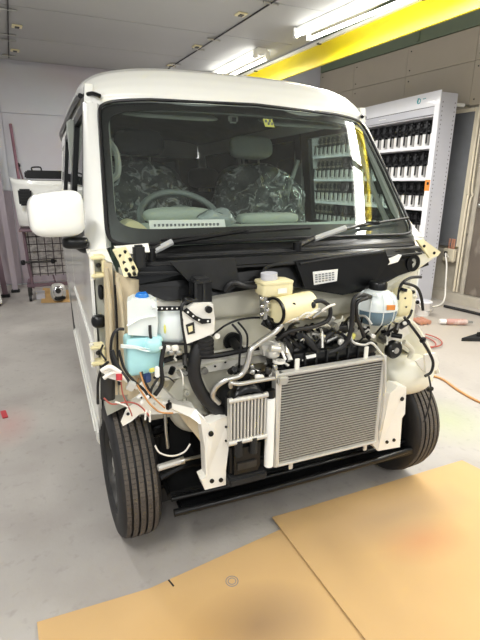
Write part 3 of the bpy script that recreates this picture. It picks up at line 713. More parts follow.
# --- wheels
def wheel(name, x, y, steer, s):
    R = .278; W = .078; G = .009
    e = bpy.data.objects.new(name, None); COL.objects.link(e); e.parent = van; e.location = (x, y, R); e.rotation_euler = (0, 0, steer)
    prof = [(.178, -W*.82), (.19, -W*.95), (.225, -W*1.0), (.255, -W*.93), (.268, -W*.82), (.274, -W*.66)]
    for gx in (-.038, -.013, .013, .038):
        prof += [(R-.0004, gx-.0042), (R-G, gx-.0034), (R-G, gx+.0034), (R-.0004, gx+.0042)]
    prof += [(.274, W*.66), (.268, W*.82), (.255, W*.93), (.225, W*1.0), (.19, W*.95), (.178, W*.82)]
    t = MB().lathe(prof, 96, axis='X', close=True).build('tyre', 'tyre_side', e)
    # tread blocks: lateral sipes as thin raised ribs on the shoulders
    tr = MB(); nb = 96
    for k in range(nb):
        w = 2*PI*k/nb
        for (a, b) in ((-W*.72, -.0422), (-.0338, -.0172), (-.0088, .0088), (.0172, .0338), (.0422, W*.72)):
            rr = R+.0012 if abs(a+b)/2 < .045 else R-.0012
            dw = 2*PI/nb*.455
            vs = []
            for r in (rr-.006, rr+.0012):
                for (xx, ww) in ((a, w-dw), (b, w-dw), (b, w+dw), (a, w+dw)):
                    r2 = r-(.003 if abs(xx) > W*.7 else 0)
                    vs.append((xx, r2*math.cos(ww), r2*math.sin(ww)))
            tr.add(vs, [(0, 1, 2, 3), (4, 5, 6, 7), (0, 1, 5, 4), (1, 2, 6, 5), (2, 3, 7, 6), (3, 0, 4, 7)])
    o = tr.build('tread_blocks', 'tread', e); o['kind'] = 'stuff'
    rim = MB().lathe([(.18, -s*.07), (.186, s*.072), (.178, s*.06), (.172, s*.03), (.165, s*.0), (.06, s*.02), (.055, s*.045), (.02, s*.048)], 48, axis='X').build('rim', 'dark_steel', e)
    sp = MB()
    for k in range(8):
        w = 2*PI*k/8; R_ = Matrix.Rotation(w, 3, 'X')
        c = R_ @ Vector((s*.035, 0, .115)); sp.box(c, (.018, .032, .12), R_, .005)
    sp.build('spokes', 'alu', e)
    MB().lathe([(.03, s*.045), (.03, s*.055), (.01, s*.058)], 20, axis='X').build('hub_cap', 'alu', e)
    return e
w1 = wheel('front_wheel', -.642, FY+.035, math.radians(1.8), -1)
w2 = wheel('front_wheel', .620, FY, math.radians(5), 1)
w3 = wheel('rear_wheel', -.640, 2.33, 0, -1); w4 = wheel('rear_wheel', .640, 2.33, 0, 1)

# --- interior
dsh = MB()
def dashp(u, v):
    x = -.60+1.2*u
    prof = [(-.02, 1.135), (.10, 1.155), (.24, 1.165), (.33, 1.15), (.37, 1.10), (.37, .90)]
    f = v*(len(prof)-1); i = min(int(f), len(prof)-2); t = f-i
    y = prof[i][0]*(1-t)+prof[i+1][0]*t; z = prof[i][1]*(1-t)+prof[i+1][1]*t
    h = .035*math.exp(-((x+.33)/.14)**2)*math.exp(-((v-.5)/.25)**2)
    return (x, y+.06*abs(2*u-1)**2.5, z+h+.022)
dash = part(MB().grid(dashp, 40, 24, (0, 0, -.05)), 'dashboard', 'dash')
part(MB().sup((-.33, .27, 1.225), (.30, .13, .07), 3, 24, 10), 'instrument_hood', 'dash', dash)
part(MB().sup((.10, .30, 1.205), (.30, .10, .05), 4, 24, 10), 'screen_hood', 'dash', dash)
part(MB().grid(lambda u, v: (-.60+.1*u, .10+.14*v, 1.190+.03*math.sin(PI*u)), 6, 6, (0, 0, -.04)), 'air_vent', 'cream', dash)
sw = MB(); rt = Matrix.Rotation(math.radians(-52), 3, 'X'); cw = Vector((-.275, .43, 1.20))
sw.tube([cw + rt @ Vector((.185*math.cos(2*PI*i/40), 0, .185*math.sin(2*PI*i/40))) for i in range(41)], .015, 10, False, False)
swo = part(sw, 'steering_wheel', 'wheel_grey')
part(MB().sup(cw+rt @ Vector((0, -.02, 0)), (.13, .05, .11), 3, 20, 10, rt), 'wheel_hub', 'wheel_grey', swo)
for a in (.1, PI-.1, -PI/2):
    part(MB().tube([cw+rt @ Vector((.05*math.cos(a), -.02, .05*math.sin(a))), cw+rt @ Vector((.178*math.cos(a), 0, .178*math.sin(a)))], .013, 8, False), 'wheel_spoke', 'wheel_grey', swo)
for s, lab in ((-1, 'grey seat'), (1, 'grey seat wrapped in clear plastic')):
    cx = .33*s-.01
    lean = Matrix.Rotation(math.radians(-12), 3, 'X')
    st_ = part(MB().sup((cx, .95, 1.16), (.47, .13, .62), 4, 28, 18, lean), 'seat', 'seat', van, lab)
    part(MB().sup((cx, .70, .82), (.48, .50, .16), 4, 28, 14), 'cushion', 'seat', st_)
    part(MB().sup((cx, 1.00, 1.565), (.27, .09, .13), 3.5, 24, 14, lean), 'headrest', 'trim_grey' if s > 0 else 'seat', st_)
    for dx in (-.05, .05): part(MB().cyl((cx+dx, .985, 1.43), (cx+dx, 1.0, 1.5), .007, 8), 'headrest_post', 'steel', st_)
    rr = random.Random(7+s)
    def crump(v, rr=rr, s=s):
        k = 1+.05*math.sin(v.z*31+v.x*17)+.05*math.sin(v.x*43+v.z*11+s)
        return Vector((v.x*k, v.y*(1+.35*math.sin(v.x*37)*math.sin(v.z*29)), v.z))
    bag = MB().sup((cx+.03*s, .93, 1.19), (.60, .26, .58), 2.4, 48, 36, lean, crump)
    part(bag, 'plastic_cover', 'wrap', st_, 'clear crumpled plastic cover')
for p in ((-0.063, 0.330, 1.6230), (0.104, 0.330, 1.6280)):
    vc = part(MB().box(p, (.045, .02, .035), None, .008), 'visor_clip', 'trim_grey'); part(MB().box(Vector(p)+Vector((0, -.012, -.004)), (.018, .006, .016)), 'clip_slot', 'black', vc)
for s in (-1, 1):
    part(MB().sup((.32*s, .42, 1.635), (.42, .17, .022), 4, 24, 8, Matrix.Rotation(.25, 3, 'X')), 'sun_visor', 'trim_grey')
    part(MB().tube([(s*.625, .07, 1.16), (s*.61, .2, 1.33), (s*.585, .38, 1.63)], .012, 8), 'pillar_trim', 'trim_grey')
    part(MB().tube([(s*.605, .28, 1.36), (s*.57, .27, 1.39), (s*.565, .31, 1.47), (s*.59, .36, 1.52)], .012, 8), 'grab_handle', 'trim_grey')
    part(MB().bb((s*.66, .97, 1.10), (s*.70, 1.09, 1.66), .01), 'b_pillar_trim', 'trim_grey')
part(MB().tube([(.62, .96, 1.5), (.55, .95, 1.3), (.52, .93, 1.1)], .014, 6), 'seat_belt', 'trim_grey')
part(MB().bb((-.55, 1.75, .70), (.55, 1.95, 1.30), .04), 'rear_seat', 'seat')
for x in (-.3, .3): part(MB().sup((x, 1.85, 1.40), (.24, .09, .15), 3.5, 20, 12), 'rear_headrest', 'seat')
pap = MB().plate([(-.50, .048, 1.192), (-.21, .028, 1.192), (-.21, .045, 1.222), (-.50, .065, 1.222)], (0, .002, .001)); pap = part(pap, 'paper_slip', 'paper', dash, 'white paper slip with a line of printed characters')
rr = random.Random(3)
for i in range(17):
    x = -.48+i*.015; MB().box((x, .0535-.00104*i, 1.205), (.010*rr.uniform(.6, 1), .004, .010), None).build('character', 'print', pap)
def crump2(v): return Vector((v.x*(1+.2*math.sin(v.z*90+v.x*60)), v.y*(1+.25*math.sin(v.x*70)), v.z*(1+.35*math.sin(v.x*85+v.y*50))))
part(MB().sup((-.20, .13, 1.225), (.16, .10, .06), 2.2, 32, 18, None, crump2), 'plastic_bag', film('bag_film', 'E8F0F0', 3, .35, 'E8F0F0', rough=.1), van, 'crumpled clear plastic bag on the dashboard')

# --- cowl and wipers
def cowlp(u, v):
    x = -.635+1.27*u; e = abs(2*u-1)
    prof = [(-.085, 1.150), (-.125, 1.150), (-.155, 1.132), (-.16, 1.118), (-.20, 1.112), (-.215, 1.122), (-.235, 1.118), (-.245, 1.095), (-.235, 1.085)]
    f = v*(len(prof)-1); i = min(int(f), len(prof)-2); t = f-i
    y = prof[i][0]*(1-t)+prof[i+1][0]*t; z = prof[i][1]*(1-t)+prof[i+1][1]*t
    return (x, y+.085*e**2.6*(1-.35*v), z-.012*e**3)
cw_ = part(MB().grid(cowlp, 48, 32, (0, .0, -.01)), 'cowl', 'black')
for k, (yo, z) in enumerate(((-.188, 1.121), (-.173, 1.124))):
    part(MB().tube([(x, yo+.075*abs(x/.63)**2.6, z-.010*abs(x/.63)**3) for x in (-.58, -.4, -.2, 0, .2, .4, .58)], .005, 6), 'cowl_rib', 'black_soft', cw_)
# vertical front wall of the plenum box
pl = MB().plate([(-.640, -.20, 1.10), (-.3, -.236, 1.10), (0, -.242, 1.10), (.3, -.236, 1.10), (.60, -.19, 1.10), (.62, -.19, 1.035), (.43, -.23, 1.01), (.30, -.24, .965), (.16, -.24, .955), (.02, -.24, .985), (-.10, -.24, 1.015), (-.30, -.24, 1.0), (-.45, -.235, .985), (-.52, -.23, .99), (-.63, -.21, 1.04)], (0, .03, 0))
plo = part(pl, 'plenum_box', 'black')
part(MB().tube([(-.60, -.236, 1.085), (-.42, -.246, 1.075), (-.36, -.25, 1.04), (-.20, -.25, 1.035), (-.16, -.25, 1.085), (.0, -.25, 1.09), (.3, -.245, 1.09), (.58, -.2, 1.09)], .006, 6), 'plenum_seam', 'black_soft', plo)
part(MB().plate([(-0.506, -0.262, 1.1200), (-0.289, -0.262, 1.1210), (-0.270, -0.262, 1.0300), (-0.313, -0.262, 1.0090), (-0.443, -0.262, 1.0490)], (0, .02, 0)), 'plenum_cover', 'black_soft', plo)
part(MB().plate([(-0.062, -0.265, 1.0960), (0.321, -0.262, 1.1210), (0.354, -0.258, 1.0730), (0.289, -0.262, 0.9970), (0.155, -0.262, 0.9640), (-0.020, -0.265, 1.0010)], (0, .022, 0)), 'air_duct', 'black', plo)
part(MB().tube([(-0.047, -0.268, 1.0890), (0.117, -0.268, 1.1050), (0.316, -0.264, 1.1140)], .005, 6), 'duct_edge', 'black_soft', plo)
lab_ = part(MB().plate([(0.007, -0.268, 1.0580), (0.112, -0.268, 1.0620), (0.111, -0.268, 1.0180), (0.015, -0.268, 1.0100)], (0, .002, 0)), 'notice_label', 'paper', plo, 'white printed notice label')
for i in range(4):
    a = Vector(((0.017, -0.270, 1.0460), (0.018, -0.270, 1.0380), (0.019, -0.270, 1.0300), (0.019, -0.270, 1.0210), (0.020, -0.270, 1.0130), (0.020, -0.270, 1.0050))[i]); b = Vector(((0.101, -0.270, 1.0510), (0.102, -0.270, 1.0430), (0.103, -0.270, 1.0340), (0.103, -0.270, 1.0260), (0.104, -0.270, 1.0170), (0.105, -0.270, 1.0090))[i]); d = b-a
    for j in range(6):
        p = a+d*(j/6+.04); MB().box(p, (d.length*.11, .001, .0045)).build('label_text', 'print', lab_)
part(MB().plate([(0.170, -0.262, 1.0500), (0.416, -0.250, 1.0960), (0.396, -0.255, 1.0710), (0.180, -0.262, 1.0310)], (0, .02, 0)), 'grey_bracket', 'primer_white')
# wipers
def wiper(label, piv, elbow, tip, b0, b1):
    a = part(MB().tube([piv, elbow], [.014, .010], 8, False), 'wiper', 'dark_steel', van, label)
    part(MB().cyl(Vector(piv)+Vector((0, 0, -.03)), Vector(piv)+Vector((0, 0, .014)), .016, 14), 'pivot_cap', 'black', a)
    part(MB().tube([elbow, tip], [.008, .005], 8, False), 'arm', 'black', a)
    part(MB().tube([b0, ((Vector(b0)+Vector(b1))/2+Vector((0, -.006, .004))), b1], .006, 6), 'blade', 'rubber', a)
    part(MB().box((Vector(b0)+Vector(b1))/2+Vector((0, -.006, .006)), (.07, .016, .014), None, .004), 'blade_clip', 'black', a)
wiper('wiper with grey sleeve at the driver side', (-0.545, -0.170, 1.1400), (-0.477, -0.155, 1.1650), (-0.196, -0.135, 1.1940), (-0.501, -0.115, 1.1710), (0.069, -0.130, 1.1980))
wiper('wiper with long grey sleeve at the passenger side', (-0.012, -0.180, 1.1390), (0.064, -0.170, 1.1650), (0.336, -0.110, 1.2050), (0.159, -0.130, 1.1800), (0.627, -0.030, 1.2190))
for (a, b) in (((0.065, -0.170, 1.1610), (0.213, -0.150, 1.1960)), ((-0.542, -0.172, 1.1400), (-0.471, -0.156, 1.1680))):
    part(MB().tube([a, b], .011, 8, False), 'wiper_sleeve', 'sleeve', van, 'pale grey foam sleeve')

# --- body front structure
fw = part(MB().grid(lambda u, v: (-.64+1.28*u, -.10-.03*math.exp(-((u-.35)/.22)**2)*math.sin(PI*v)-.02*math.sin(PI*v), .50+.58*v), 32, 20, (0, .02, 0)), 'firewall', 'primer')
part(MB().bb((-.66, .0, .2), (.66, .03, .9)), 'inner_bulkhead', 'black_soft')
# pressed step and dome on the firewall
part(MB().sup((-0.179, -0.130, 0.7610), (.28, .06, .26), 2.6, 28, 14), 'pressed_dome', 'primer', fw)
part(MB().sup((-0.352, -0.120, 0.5770), (.30, .10, .30), 2.4, 28, 14), 'wheelhouse_bulge', 'primer', fw)
part(MB().sup((0.167, -0.150, 0.9140), (.36, .07, .13), 3.5, 28, 12), 'upper_bulge', 'primer', fw)
part(MB().sup((-0.242, -0.150, 0.9500), (.30, .08, .12), 3.5, 28, 12), 'upper_bulge', 'primer', fw)
part(MB().sup((-0.505, -0.170, 0.9770), (.22, .09, .12), 3.5, 28, 12), 'upper_bulge', 'primer_white', fw)
for s in (-1, 1):   # wheel houses
    part(MB().grid(lambda u, v: (s*(.36+.34*v-.03*math.sin(PI*v)), FY+.34*math.cos(PI*(.10+.48*u)), .27+.345*math.sin(PI*(.10+.48*u))+.02*(1-v)), 18, 8, (0, 0, .01)), 'wheel_house', 'primer')
    part(MB().grid(lambda u, v: (s*(.37-.02*v), -.30+.44*u, .30+.26*v), 8, 6, (s*.012, 0, 0)), 'side_member', 'primer' if s > 0 else 'black_soft')
# right wheel house visible inner skin
part(MB().sup((0.534, -0.200, 0.5670), (.28, .22, .18), 2.3, 28, 16), 'strut_tower', 'primer')
part(MB().plate([(0.394, -0.220, 0.8180), (0.507, -0.220, 0.8230), (0.617, -0.220, 0.7130), (0.726, -0.220, 0.5460), (0.683, -0.220, 0.5230), (0.561, -0.220, 0.6460), (0.476, -0.220, 0.7080), (0.401, -0.220, 0.7170)], (0, .05, 0)), 'fender_apron', 'primer')
part(MB().tube([(0.399, -0.260, 0.7950), (0.488, -0.260, 0.8190), (0.591, -0.260, 0.7060), (0.676, -0.260, 0.5690)], .012, 8), 'apron_flange', 'primer')
part(MB().plate([(0.418, -0.200, 1.0370), (0.510, -0.200, 1.1050), (0.618, -0.220, 1.0740), (0.564, -0.200, 1.0280), (0.515, -0.200, 0.9680), (0.499, -0.200, 0.8970), (0.525, -0.200, 0.7850), (0.421, -0.200, 0.7750), (0.389, -0.200, 0.9480)], (0, .03, 0)), 'hood_side_panel', 'primer')
up = part(MB().plate([(0.492, -0.240, 1.1500), (0.522, -0.240, 1.1530), (0.594, -0.270, 1.1020), (0.581, -0.270, 1.0870), (0.551, -0.260, 1.0790)], (0, .012, 0)), 'fender_mount_plate', 'cream', van, 'cream triangular mounting plate')
for p in ((0.517, -0.255, 1.1270), (0.553, -0.275, 1.1010)): part(MB().cyl(p, Vector(p)+Vector((0, -.003, 0)), .006, 10), 'hole', 'black', up)
# left hinge pillar
hp = part(MB().plate([(-.722, -.125, 1.125), (-.66, -.14, 1.10), (-.64, -.16, 1.02), (-.63, -.16, .70), (-.655, -.15, .60), (-.715, -.10, .55), (-.722, -.115, .9)], (0, .10, 0)), 'hinge_pillar', 'primer_grey')
hp2 = part(MB().plate([(.64, -.10, 1.08), (.60, -.12, 1.02), (.58, -.12, .60), (.64, -.10, .60)], (0, .10, 0)), 'hinge_pillar', 'primer')
part(MB().grid(lambda u, v: (-.655+.06*u, -.21-.03*math.sin(PI*u), .66+.42*v-.02*u), 8, 8, (0, .02, 0)), 'apron_rib', 'primer_tan', van)
part(MB().plate([(-0.697, -0.200, 1.1200), (-0.673, -0.200, 1.1130), (-0.675, -0.200, 0.9990), (-0.684, -0.200, 0.6710), (-0.713, -0.200, 0.6760), (-0.706, -0.200, 0.9030)], (0, .03, 0)), 'apron_strip', 'primer_tan')
part(MB().plate([(-0.665, -0.215, 1.0900), (-0.645, -0.215, 1.0760), (-0.634, -0.215, 0.9980), (-0.643, -0.215, 0.6710), (-0.679, -0.215, 0.6770), (-0.672, -0.215, 0.9370)], (0, .03, 0)), 'apron_strip', 'primer_tan')
part(MB().tube([(-0.672, -0.225, 1.0520), (-0.673, -0.225, 0.9390), (-0.681, -0.235, 0.7920)], .003, 6), 'seam_cable', 'black')
part(MB().tube([(-0.694, -0.215, 1.1040), (-0.689, -0.215, 1.0030), (-0.692, -0.215, 0.8720), (-0.695, -0.215, 0.7340)], .007, 8), 'apron_edge', 'primer_tan')
part(MB().tube([(-0.668, -0.255, 1.0790), (-0.659, -0.255, 0.9940), (-0.657, -0.255, 0.8810), (-0.661, -0.255, 0.7100)], .006, 8), 'apron_edge', 'primer_tan')
for hx, hy, hz in ((-0.712, -0.170, 1.1040), (-0.734, -0.165, 0.8120)):
    hg = part(MB().bb((hx-.024, hy-.02, hz-.034), (hx+.022, hy+.03, hz-.022), .004), 'door_hinge', 'cream')
    part(MB().bb((hx-.024, hy-.02, hz+.022), (hx+.022, hy+.03, hz+.034), .004), 'hinge_leaf', 'cream', hg)
    part(MB().bb((hx+.010, hy-.02, hz-.022), (hx+.022, hy+.03, hz+.022), .004), 'hinge_leaf', 'cream', hg)
    part(MB().cyl((hx-.018, hy-.004, hz-.040), (hx-.018, hy-.004, hz+.040), .007, 12), 'hinge_pin', 'primer_white', hg)
    part(MB().sup((hx+.002, hy+.012, hz), (.016, .014, .016), 2, 12, 8), 'bolt', 'dark_steel', hg)
part(MB().sup((-0.721, -0.150, 0.9200), (.05, .04, .045), 2.5, 16, 10), 'door_check', 'black')
part(MB().sup((-0.708, -0.150, 1.0160), (.02, .03, .05), 2.5, 16, 10), 'grommet', 'black')
tp = part(MB().plate([(-0.668, -0.200, 1.1530), (-0.632, -0.230, 1.1640), (-0.622, -0.250, 1.1390), (-0.607, -0.270, 1.0990), (-0.611, -0.270, 1.0840), (-0.648, -0.260, 1.0820), (-0.655, -0.220, 1.1210)], (0, .006, .004)), 'fender_mount_plate', 'cream', van, 'cream perforated mounting plate')
HOLES = [(-0.649, -0.212, 1.1410), (-0.635, -0.224, 1.1540), (-0.641, -0.232, 1.1220), (-0.625, -0.246, 1.1330), (-0.639, -0.247, 1.1030), (-0.620, -0.260, 1.1100), (-0.633, -0.260, 1.0900), (-0.619, -0.267, 1.0930)]
for q in HOLES: part(MB().cyl(q, Vector(q)+Vector((0, -.010, -.002)), .0055, 8), 'hole', 'black', tp)
part(MB().plate([(-0.657, -0.150, 1.1610), (-0.553, -0.170, 1.1690), (-0.554, -0.200, 1.1450), (-0.614, -0.220, 1.1440), (-0.647, -0.200, 1.1490)], (0, .01, -.004)), 'white_flange', 'primer_white')
part(MB().box((-0.593, -0.220, 1.1330), (.035, .03, .075), None, .006), 'drain_box', 'black_soft')

# lower white frame brackets
bl = part(MB().plate([(-0.451, -0.370, 0.6320), (-0.426, -0.385, 0.6060), (-0.402, -0.385, 0.6120), (-0.381, -0.385, 0.6180), (-0.350, -0.370, 0.6090), (-0.352, -0.370, 0.4840), (-0.361, -0.370, 0.4070), (-0.361, -0.370, 0.3470), (-0.438, -0.370, 0.3480), (-0.453, -0.375, 0.3950), (-0.433, -0.370, 0.3980), (-0.436, -0.370, 0.5030)], (0, .05, 0)), 'frame_bracket', 'primer_white')
for p, r in (((-0.420, -0.388, 0.5700), .009), ((-0.413, -0.372, 0.3780), .008), ((-0.380, -0.372, 0.3730), .008), ((-0.362, -0.372, 0.5750), .004), ((-0.362, -0.372, 0.5220), .004)):
    part(MB().cyl(Vector(p)+Vector((0, .004, 0)), Vector(p)+Vector((0, -.002, 0)), r, 12), 'hole', 'black', bl)
part(MB().tube([(-0.429, -0.374, 0.5860), (-0.434, -0.374, 0.4860), (-0.431, -0.374, 0.4080)], .005, 6), 'pressed_rib', 'primer_white', bl)
br = part(MB().plate([(0.291, -0.350, 0.5790), (0.324, -0.370, 0.5780), (0.374, -0.360, 0.5950), (0.423, -0.350, 0.5780), (0.433, -0.350, 0.4560), (0.420, -0.350, 0.4400), (0.428, -0.350, 0.3030), (0.313, -0.350, 0.3110), (0.287, -0.340, 0.3440), (0.312, -0.350, 0.3620)], (0, .06, 0)), 'frame_bracket', 'primer_white')
for p, r in (((0.405, -0.352, 0.5300), .009), ((0.353, -0.352, 0.3450), .007), ((0.389, -0.352, 0.3460), .007), ((0.318, -0.358, 0.5440), .004), ((0.326, -0.356, 0.4980), .004)):
    part(MB().cyl(Vector(p)+Vector((0, .004, 0)), Vector(p)+Vector((0, -.003, 0)), r, 12), 'hole', 'black', br)
# arm going out and up to the left of the left bracket
am = part(MB().plate([(-0.657, -0.340, 0.6890), (-0.605, -0.330, 0.7060), (-0.553, -0.300, 0.7180), (-0.519, -0.280, 0.6670), (-0.493, -0.280, 0.6330), (-0.455, -0.330, 0.6390), (-0.431, -0.370, 0.6140), (-0.452, -0.370, 0.6030), (-0.476, -0.340, 0.6180), (-0.513, -0.330, 0.6350), (-0.622, -0.340, 0.6550)], (0, .05, .002)), 'bracket_arm', 'primer_white')
part(MB().plate([(-0.699, -0.360, 0.6560), (-0.682, -0.360, 0.6930), (-0.650, -0.355, 0.7120), (-0.606, -0.350, 0.7080), (-0.608, -0.352, 0.6650), (-0.640, -0.355, 0.6690), (-0.666, -0.360, 0.6530), (-0.694, -0.360, 0.6410)], (0, .004, 0)), 'tab', 'primer_white', am)
part(MB().cyl((-0.677, -0.361, 0.6790), (-0.677, -0.366, 0.6820), .005, 10), 'hole', 'black', am)
part(MB().plate([(-0.503, -0.290, 0.6140), (-0.465, -0.300, 0.6000), (-0.418, -0.330, 0.5530), (-0.416, -0.330, 0.4670), (-0.441, -0.310, 0.5160), (-0.476, -0.290, 0.5670)], (0, .04, 0)), 'gusset', 'primer_tan', am)
part(MB().plate([(-0.518, -0.220, 0.6620), (-0.450, -0.200, 0.7340), (-0.395, -0.200, 0.7100), (-0.339, -0.200, 0.5900), (-0.300, -0.200, 0.5170), (-0.410, -0.240, 0.5670), (-0.478, -0.250, 0.6160)], (0, .03, 0)), 'inner_gusset', 'primer')
part(MB().box((-0.552, -0.370, 0.6870), (.020, .012, .020), .78, .002), 'square_clip', 'black')
for p in ((-0.460, -0.240, 0.6610), (-0.469, -0.245, 0.6310)): 
    b_ = part(MB().cyl(p, Vector(p)+Vector((0, -.014, 0)), .011, 14), 'bolt', 'primer', van)
    part(MB().cyl(Vector(p)+Vector((0, -.014, 0)), Vector(p)+Vector((0, -.018, 0)), .005, 10), 'bolt_tip', 'steel', b_)
# cross member behind the radiator, with bolts
xm = part(MB().plate([(-0.536, -0.240, 0.7690), (-0.258, -0.240, 0.7930), (-0.015, -0.240, 0.7970), (0.001, -0.240, 0.7310), (-0.258, -0.240, 0.7280), (-0.538, -0.240, 0.7150)], (0, .03, 0)), 'upper_cross_member', 'primer_white')
part(MB().tube([(-0.531, -0.243, 0.7410), (-0.267, -0.243, 0.7610), (-0.015, -0.243, 0.7660)], .004, 6), 'pressed_groove', 'primer', xm)
part(MB().plate([(-0.023, -0.250, 0.8240), (0.174, -0.250, 0.8540), (0.369, -0.250, 0.8540), (0.377, -0.250, 0.7940), (0.180, -0.250, 0.7840), (-0.019, -0.250, 0.7610)], (0, .03, 0)), 'cross_member_end', 'primer', xm)
for p in ((-0.480, -0.245, 0.7410), (-0.395, -0.245, 0.7350), (-0.268, -0.245, 0.7310)):
    q = part(MB().cyl(p, Vector(p)+Vector((0, -.012, 0)), .012, 14), 'bolt', 'steel', xm)
for p in ((-0.354, -0.243, 0.7430), (-0.316, -0.243, 0.7530)): part(MB().cyl(p, Vector(p)+Vector((0, -.003, 0)), .004, 8), 'hole', 'black', xm)
part(MB().tube([(-0.552, -0.270, 0.7970), (-0.478, -0.270, 0.8080), (-0.374, -0.270, 0.7930), (-0.233, -0.270, 0.8000), (-0.163, -0.270, 0.8020)], .010, 8), 'black_pipe', 'rubber')
# bottom black cross bar
lb = part(MB().bb((-.525, -.20, .20), (.60, -.03, .235), .01), 'lower_cross_bar', 'black_soft')
part(MB().tube([(-.525, -.272, .205), (-.2, -.285, .212), (.3, -.285, .215), (.60, -.27, .215)], .014, 10), 'front_rail', 'black', lb)
part(MB().tube([(-.525, -.235, .238), (-.2, -.245, .24), (.3, -.245, .24), (.58, -.235, .24)], .010, 10), 'rear_rail', 'black', lb)
part(MB().bb((-.50, -.285, .19), (.58, -.20, .215), .008), 'lower_apron', 'black', lb)
part(MB().bb((-.36, -.20, .235), (.38, -.08, .30), .01), 'radiator_support', 'black_soft')
part(MB().bb((-.55, -.10, .12), (.55, .15, .20), .01), 'sub_frame', 'black_soft')
for s in (-1, 1):
    ca = part(MB().tube([(s*.56, FY, .20), (s*.40, FY+.02, .20), (s*.25, FY+.1, .22)], .026, 10), 'control_arm', 'black')
    part(MB().sup((s*.56, FY, .21), (.06, .08, .08), 2.5, 16, 10), 'ball_joint', 'dark_steel', ca)
    part(MB().cyl((s*.55, FY+.02, .30), (s*.50, FY+.02, .62), .035, 16), 'shock_absorber', 'black_soft')
    cs_ = MB(); cs_.tube([(s*.525+.05*math.cos(k*.6), FY+.02+.05*math.sin(k*.6), .38+.0035*k) for k in range(66)], .007, 6, False); part(cs_, 'coil_spring', 'black')
tr = part(MB().cyl((-0.577, -0.280, 0.4130), (-0.482, -0.270, 0.4150), .012, 12), 'tie_rod', 'alu_matte', van, 'silver tie rod')
part(MB().cyl((-0.482, -0.270, 0.4150), (-0.400, -0.260, 0.4090), .006, 10), 'rod_end', 'steel', tr)
part(MB().cyl((-0.496, -0.270, 0.4140), (-0.482, -0.270, 0.4150), .014, 12), 'rod_nut', 'steel', tr)
part(MB().tube([(-0.536, -0.240, 0.5950), (-0.535, -0.240, 0.5290), (-0.531, -0.240, 0.4570)], .006, 8), 'stabiliser_link', 'steel')
part(MB().tube([(-0.593, -0.330, 0.5320), (-0.578, -0.330, 0.5020), (-0.538, -0.330, 0.4810), (-0.497, -0.330, 0.4860), (-0.475, -0.330, 0.5120)], .003, 6), 'white_cable', 'wire_w')
part(MB().tube([(-0.564, -0.240, 0.3470), (-0.468, -0.230, 0.3660), (-0.407, -0.220, 0.3570)], .014, 8), 'lower_link', 'black')

# condenser
cd = part(MB().plate([(-0.196, -0.400, 0.7590), (-0.185, -0.400, 0.7600), (-0.171, -0.400, 0.4020), (-0.183, -0.400, 0.3970)], (0, .03, 0)), 'condenser', 'alu_matte')
def ce(a, b, w=.007): return MB().tube([a, b], w, 4, False)
TL, TR, BL, BR = Vector((-0.184, -0.385, 0.7510)), Vector((0.250, -0.385, 0.7460)), Vector((-0.171, -0.385, 0.3890)), Vector((0.272, -0.385, 0.3870))
TL.x = BL.x = (TL.x+BL.x)/2; TR.x = BR.x = (TR.x+BR.x)/2; TL.z = TR.z = (TL.z+TR.z)/2; BL.z = BR.z = (BL.z+BR.z)/2
x0, x1, z0, z1 = TL.x, TR.x, BL.z, TL.z
part(MB().bb((x0, -.40, z1-.010), (x1, -.37, z1), .003), 'frame', 'alu_matte', cd)
part(MB().bb((x0, -.40, z0), (x1, -.37, z0+.010), .003), 'frame', 'alu_matte', cd)
part(MB().tube([(x0, -.385, z0), (x0, -.385, z1)], .012, 12, False), 'header_tube', 'alu_matte', cd)
part(MB().tube([(x1, -.385, z0), (x1, -.385, z1)], .011, 12, False), 'header_tube', 'alu_matte', cd)
core = MB(); nf = 34
for i in range(nf):
    z = z0+.014+(z1-z0-.028)*i/(nf-1); core.bb((x0+.01, -.394, z-.0011), (x1-.01, -.378, z+.0011))
tag(core.build('flat_tubes', 'alu_matte', cd), kind='stuff')
core = MB(); n2 = 130
for j in range(nf-1):
    za = z0+.014+(z1-z0-.028)*j/(nf-1)+.0011; zb = za+(z1-z0-.028)/(nf-1)-.0022
    for i in range(n2):
        xa = x0+.012+(x1-x0-.024)*i/n2; xb = xa+(x1-x0-.024)/n2*.5; xm_ = xa+(x1-x0-.024)/n2
        n = len(core.v); core.v += [(xa, -.391, za), (xb, -.391, zb), (xm_, -.391, za), (xa, -.380, za), (xb, -.380, zb), (xm_, -.380, za)]
        core.f += [(n, n+1, n+4, n+3), (n+1, n+2, n+5, n+4)]; core.sm += [False, False]
tag(core.build('fins', 'fin', cd), kind='stuff')
part(MB().bb((x0+.012, -.376, z0+.012), (x1-.012, -.372, z1-.012)), 'core_back', 'fin', cd)
rd = part(MB().cyl((x0-.030, -.39, z0+.012), (x0-.030, -.39, z1-.085), .0165, 18), 'receiver_tube', 'lamp_body', cd, 'white receiver cylinder')
part(MB().cyl((x0-.030, -.39, z1-.084), (x0-.030, -.39, z1-.055), .014, 16), 'receiver_cap', 'black', cd)
for p, q in (((-0.110, -0.390, 0.7490), (-0.100, -0.370, 0.7730)), ((0.176, -0.390, 0.7520), (0.188, -0.370, 0.7830))): part(MB().box((Vector(p)+Vector(q))/2, (.018, .006, .05), None, .002), 'mount_tab', 'primer_white', cd)
for p in (Vector((x0+.06, -.39, z0-.012)), Vector((x1-.05, -.39, z0-.012))): part(MB().box(p, (.016, .008, .028), None, .002), 'mount_tab', 'alu_matte', cd)
part(MB().box((x0+.005, -.40, z1-.02), (.04, .03, .03), None, .006), 'pipe_block', 'alu', cd)
part(MB().box((x1+.012, -.39, z0+.07), (.018, .02, .04), None, .005), 'pipe_block', 'alu', cd)
